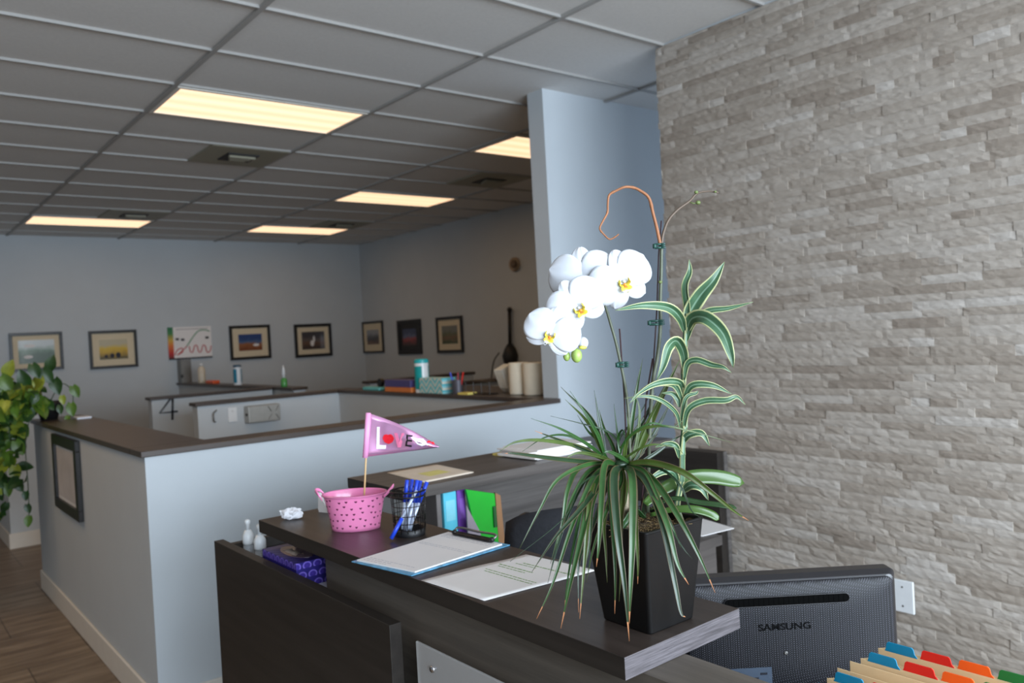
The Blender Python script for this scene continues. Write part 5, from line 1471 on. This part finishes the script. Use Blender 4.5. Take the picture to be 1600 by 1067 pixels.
def petal(T, L, W, ang, back=0, cup=.15, shape='petal', droop=0, n=18, mt=14):
    """flat petal from the centre outwards at angle ang (deg from up, clockwise), mapped by T"""
    P = []; ca, sa_ = math.cos(math.radians(ang)), math.sin(math.radians(ang))
    for i in range(n + 1):
        t_ = .5 - .5 * math.cos(PI * i / n)
        pk = .56 if shape == 'petal' else .52
        q_ = (t_ - pk) / (pk if t_ < pk else 1 - pk)
        w_ = W / 2 * max(0, 1 - abs(q_) ** (2.0 if t_ > pk else (1.55 if shape == 'petal' else 1.8))) ** .5
        if t_ < pk: w_ = max(w_, W * .09)
        w_ = max(w_, .0006); row = []
        for j in range(mt + 1):
            s_ = 2 * j / mt - 1
            bulge = 1
            y = t_ * L * bulge; x = s_ * w_
            z = back - cup * L * (t_ ** 2) * .55 + .10 * L * math.sin(t_ * PI) - .12 * W * s_ * s_ * t_ + .010 * L * math.sin(9 * s_ + 5 * t_) * t_ + .012 * L * math.cos(s_ * 20) * (1 - t_) * .3
            row.append(T @ V((x * ca + y * sa_, -x * sa_ + y * ca, z)))
        P.append(row)
    return MB().grid(P)


def orchid(name_loc, depth, L, roll, yaw, pitch, vis=True, lang=(68, -68), lab=None, sep=(138, -138), mul=1.0):
    c = dp(*name_loc, depth)
    fwd = (CP - c).normalized(); rt = UP.cross(fwd).normalized(); up = fwd.cross(rt)
    B = Matrix(((rt.x, up.x, fwd.x, 0), (rt.y, up.y, fwd.y, 0), (rt.z, up.z, fwd.z, 0), (0, 0, 0, 1)))
    T = Matrix.Translation(c) @ B @ Matrix.Rotation(math.radians(yaw), 4, 'Y') @ Matrix.Rotation(math.radians(pitch), 4, 'X') @ Matrix.Rotation(math.radians(roll), 4, 'Z')
    fl_ = bpy.data.objects.new('orchid_flower', None); COL.objects.link(fl_); fl_.parent = tpl; fl_.empty_display_size = .02
    fl_.location = c - V(ORG[tpl.name]); ORG[fl_.name] = tuple(c)
    for a in sep: obj('sepal', petal(T, L * .92 * mul, L * .58, a, back=-.0022, cup=.1, shape='sepal'), PETW, fl_, smooth=True, solid=.0007)
    obj('sepal', petal(T, L * .98, L * .62, 0, back=-.0026, cup=.05, shape='sepal'), PETW, fl_, smooth=True, solid=.0007)
    for k, a in enumerate(lang): obj('petal', petal(T, L * 1.02, L * 1.20, a, back=.0005 * (k + 1), cup=.12), PETW, fl_, smooth=True, solid=.0007)
    lp = MB(); s = L / .068
    # side lobes
    for sd in (-1, 1):
        P = []
        for i in range(9):
            t_ = i / 8; P.append([T @ V((sd * s * (.003 + .0085 * math.sin(t_ * PI * .75) + 0 * q), s * (-.003 + .013 * t_ - .006 * abs(q)), s * (.003 + .009 * t_ + .005 * q))) for q in (-1, -.5, 0, .5, 1)])
        lp.grid(P, [0, 3, 0, 3] if False else 0)
    obj('lip_side_lobes', lp, YEL, fl_, smooth=True, solid=.0006)
    P = []
    for i in range(13):
        t_ = i / 12; w_ = s * (.003 + .0085 * math.sin(PI * min(1, t_ * 1.05)) * (1 if t_ < .75 else 1 - (t_ - .75) * 2.6))
        P.append([T @ V((q * w_, s * (-.002 - .0175 * t_), s * (.004 + .010 * math.sin(t_ * PI * .8) + .004 * abs(q) - .002 * (1 - abs(q))))) for q in (-1, -.6, -.2, .2, .6, 1)])
    lb = MB().grid(P)
    for k in range(len(lb.m)): lb.m[k] = 1 if k // 5 > 7 else 0
    obj('lip', lb, [YEL, PALEY], fl_, smooth=True, solid=.0006)
    for sd in (-1, 1):
        q0 = [V((sd * .002, -.019, .010)), V((sd * .006, -.023, .012)), V((sd * .009, -.020, .015)), V((sd * .007, -.017, .016))]
        obj('lip_tendril', MB().tube(spline([T @ (q * s) for q in q0], 10), .0005 * s, 6), PETW, fl_, smooth=True)
    obj('lip_callus', MB().ball((0, 0, 0), 1, 8, s=(.0036 * s, .0034 * s, .003 * s), T=T @ Matrix.Translation((0, -.0035 * s, .008 * s))) if False else MB().lathe([(math.sin(PI * i / 8) * .0038 * s + 1e-5, -math.cos(PI * i / 8) * .0034 * s) for i in range(9)], (0, 0, 0), 14, T=T @ Matrix.Translation((0, -.0035 * s, .0095 * s))), ORA, fl_, smooth=True)
    obj('column', MB().tube([T @ V((0, .001 * s, .001)), T @ V((0, .004 * s, .006 * s)), T @ V((0, .0035 * s, .0115 * s))], [.0024 * s, .0027 * s, .0024 * s], 10), PETW, fl_, smooth=True)
    vv = MB()
    for k in range(5):
        a = -.6 + .3 * k; vv.tube([T @ V((math.sin(a) * .002 * s, -.005 * s, .0118 * s)), T @ V((math.sin(a) * .0085 * s, (-.005 - .0055 * math.cos(a)) * s, .0145 * s))], .00032 * s, 4)
    o = obj('lip_veins', vv, REDV, fl_)
    return fl_


orchid(zz7(925, 330), 1.405, .0600, 12, 18, 4, lang=(52, -82), sep=(128, -150), mul=.85)      # right-hand flower
orchid(zz7(596, 330), 1.42, .0640, 2, -8, 12, lang=(58, -62), sep=(140, -122))            # rear flower
orchid(zz7(560, 545), 1.375, .0560, 30, 6, 8, lang=(62 - 4, -62), sep=(126, -128), mul=.85)   # middle flower
orchid(zz7(320, 768), 1.355, .0500, -18, -6, 4, lang=(72, -58), sep=(126, -110), mul=.9)      # lowest flower
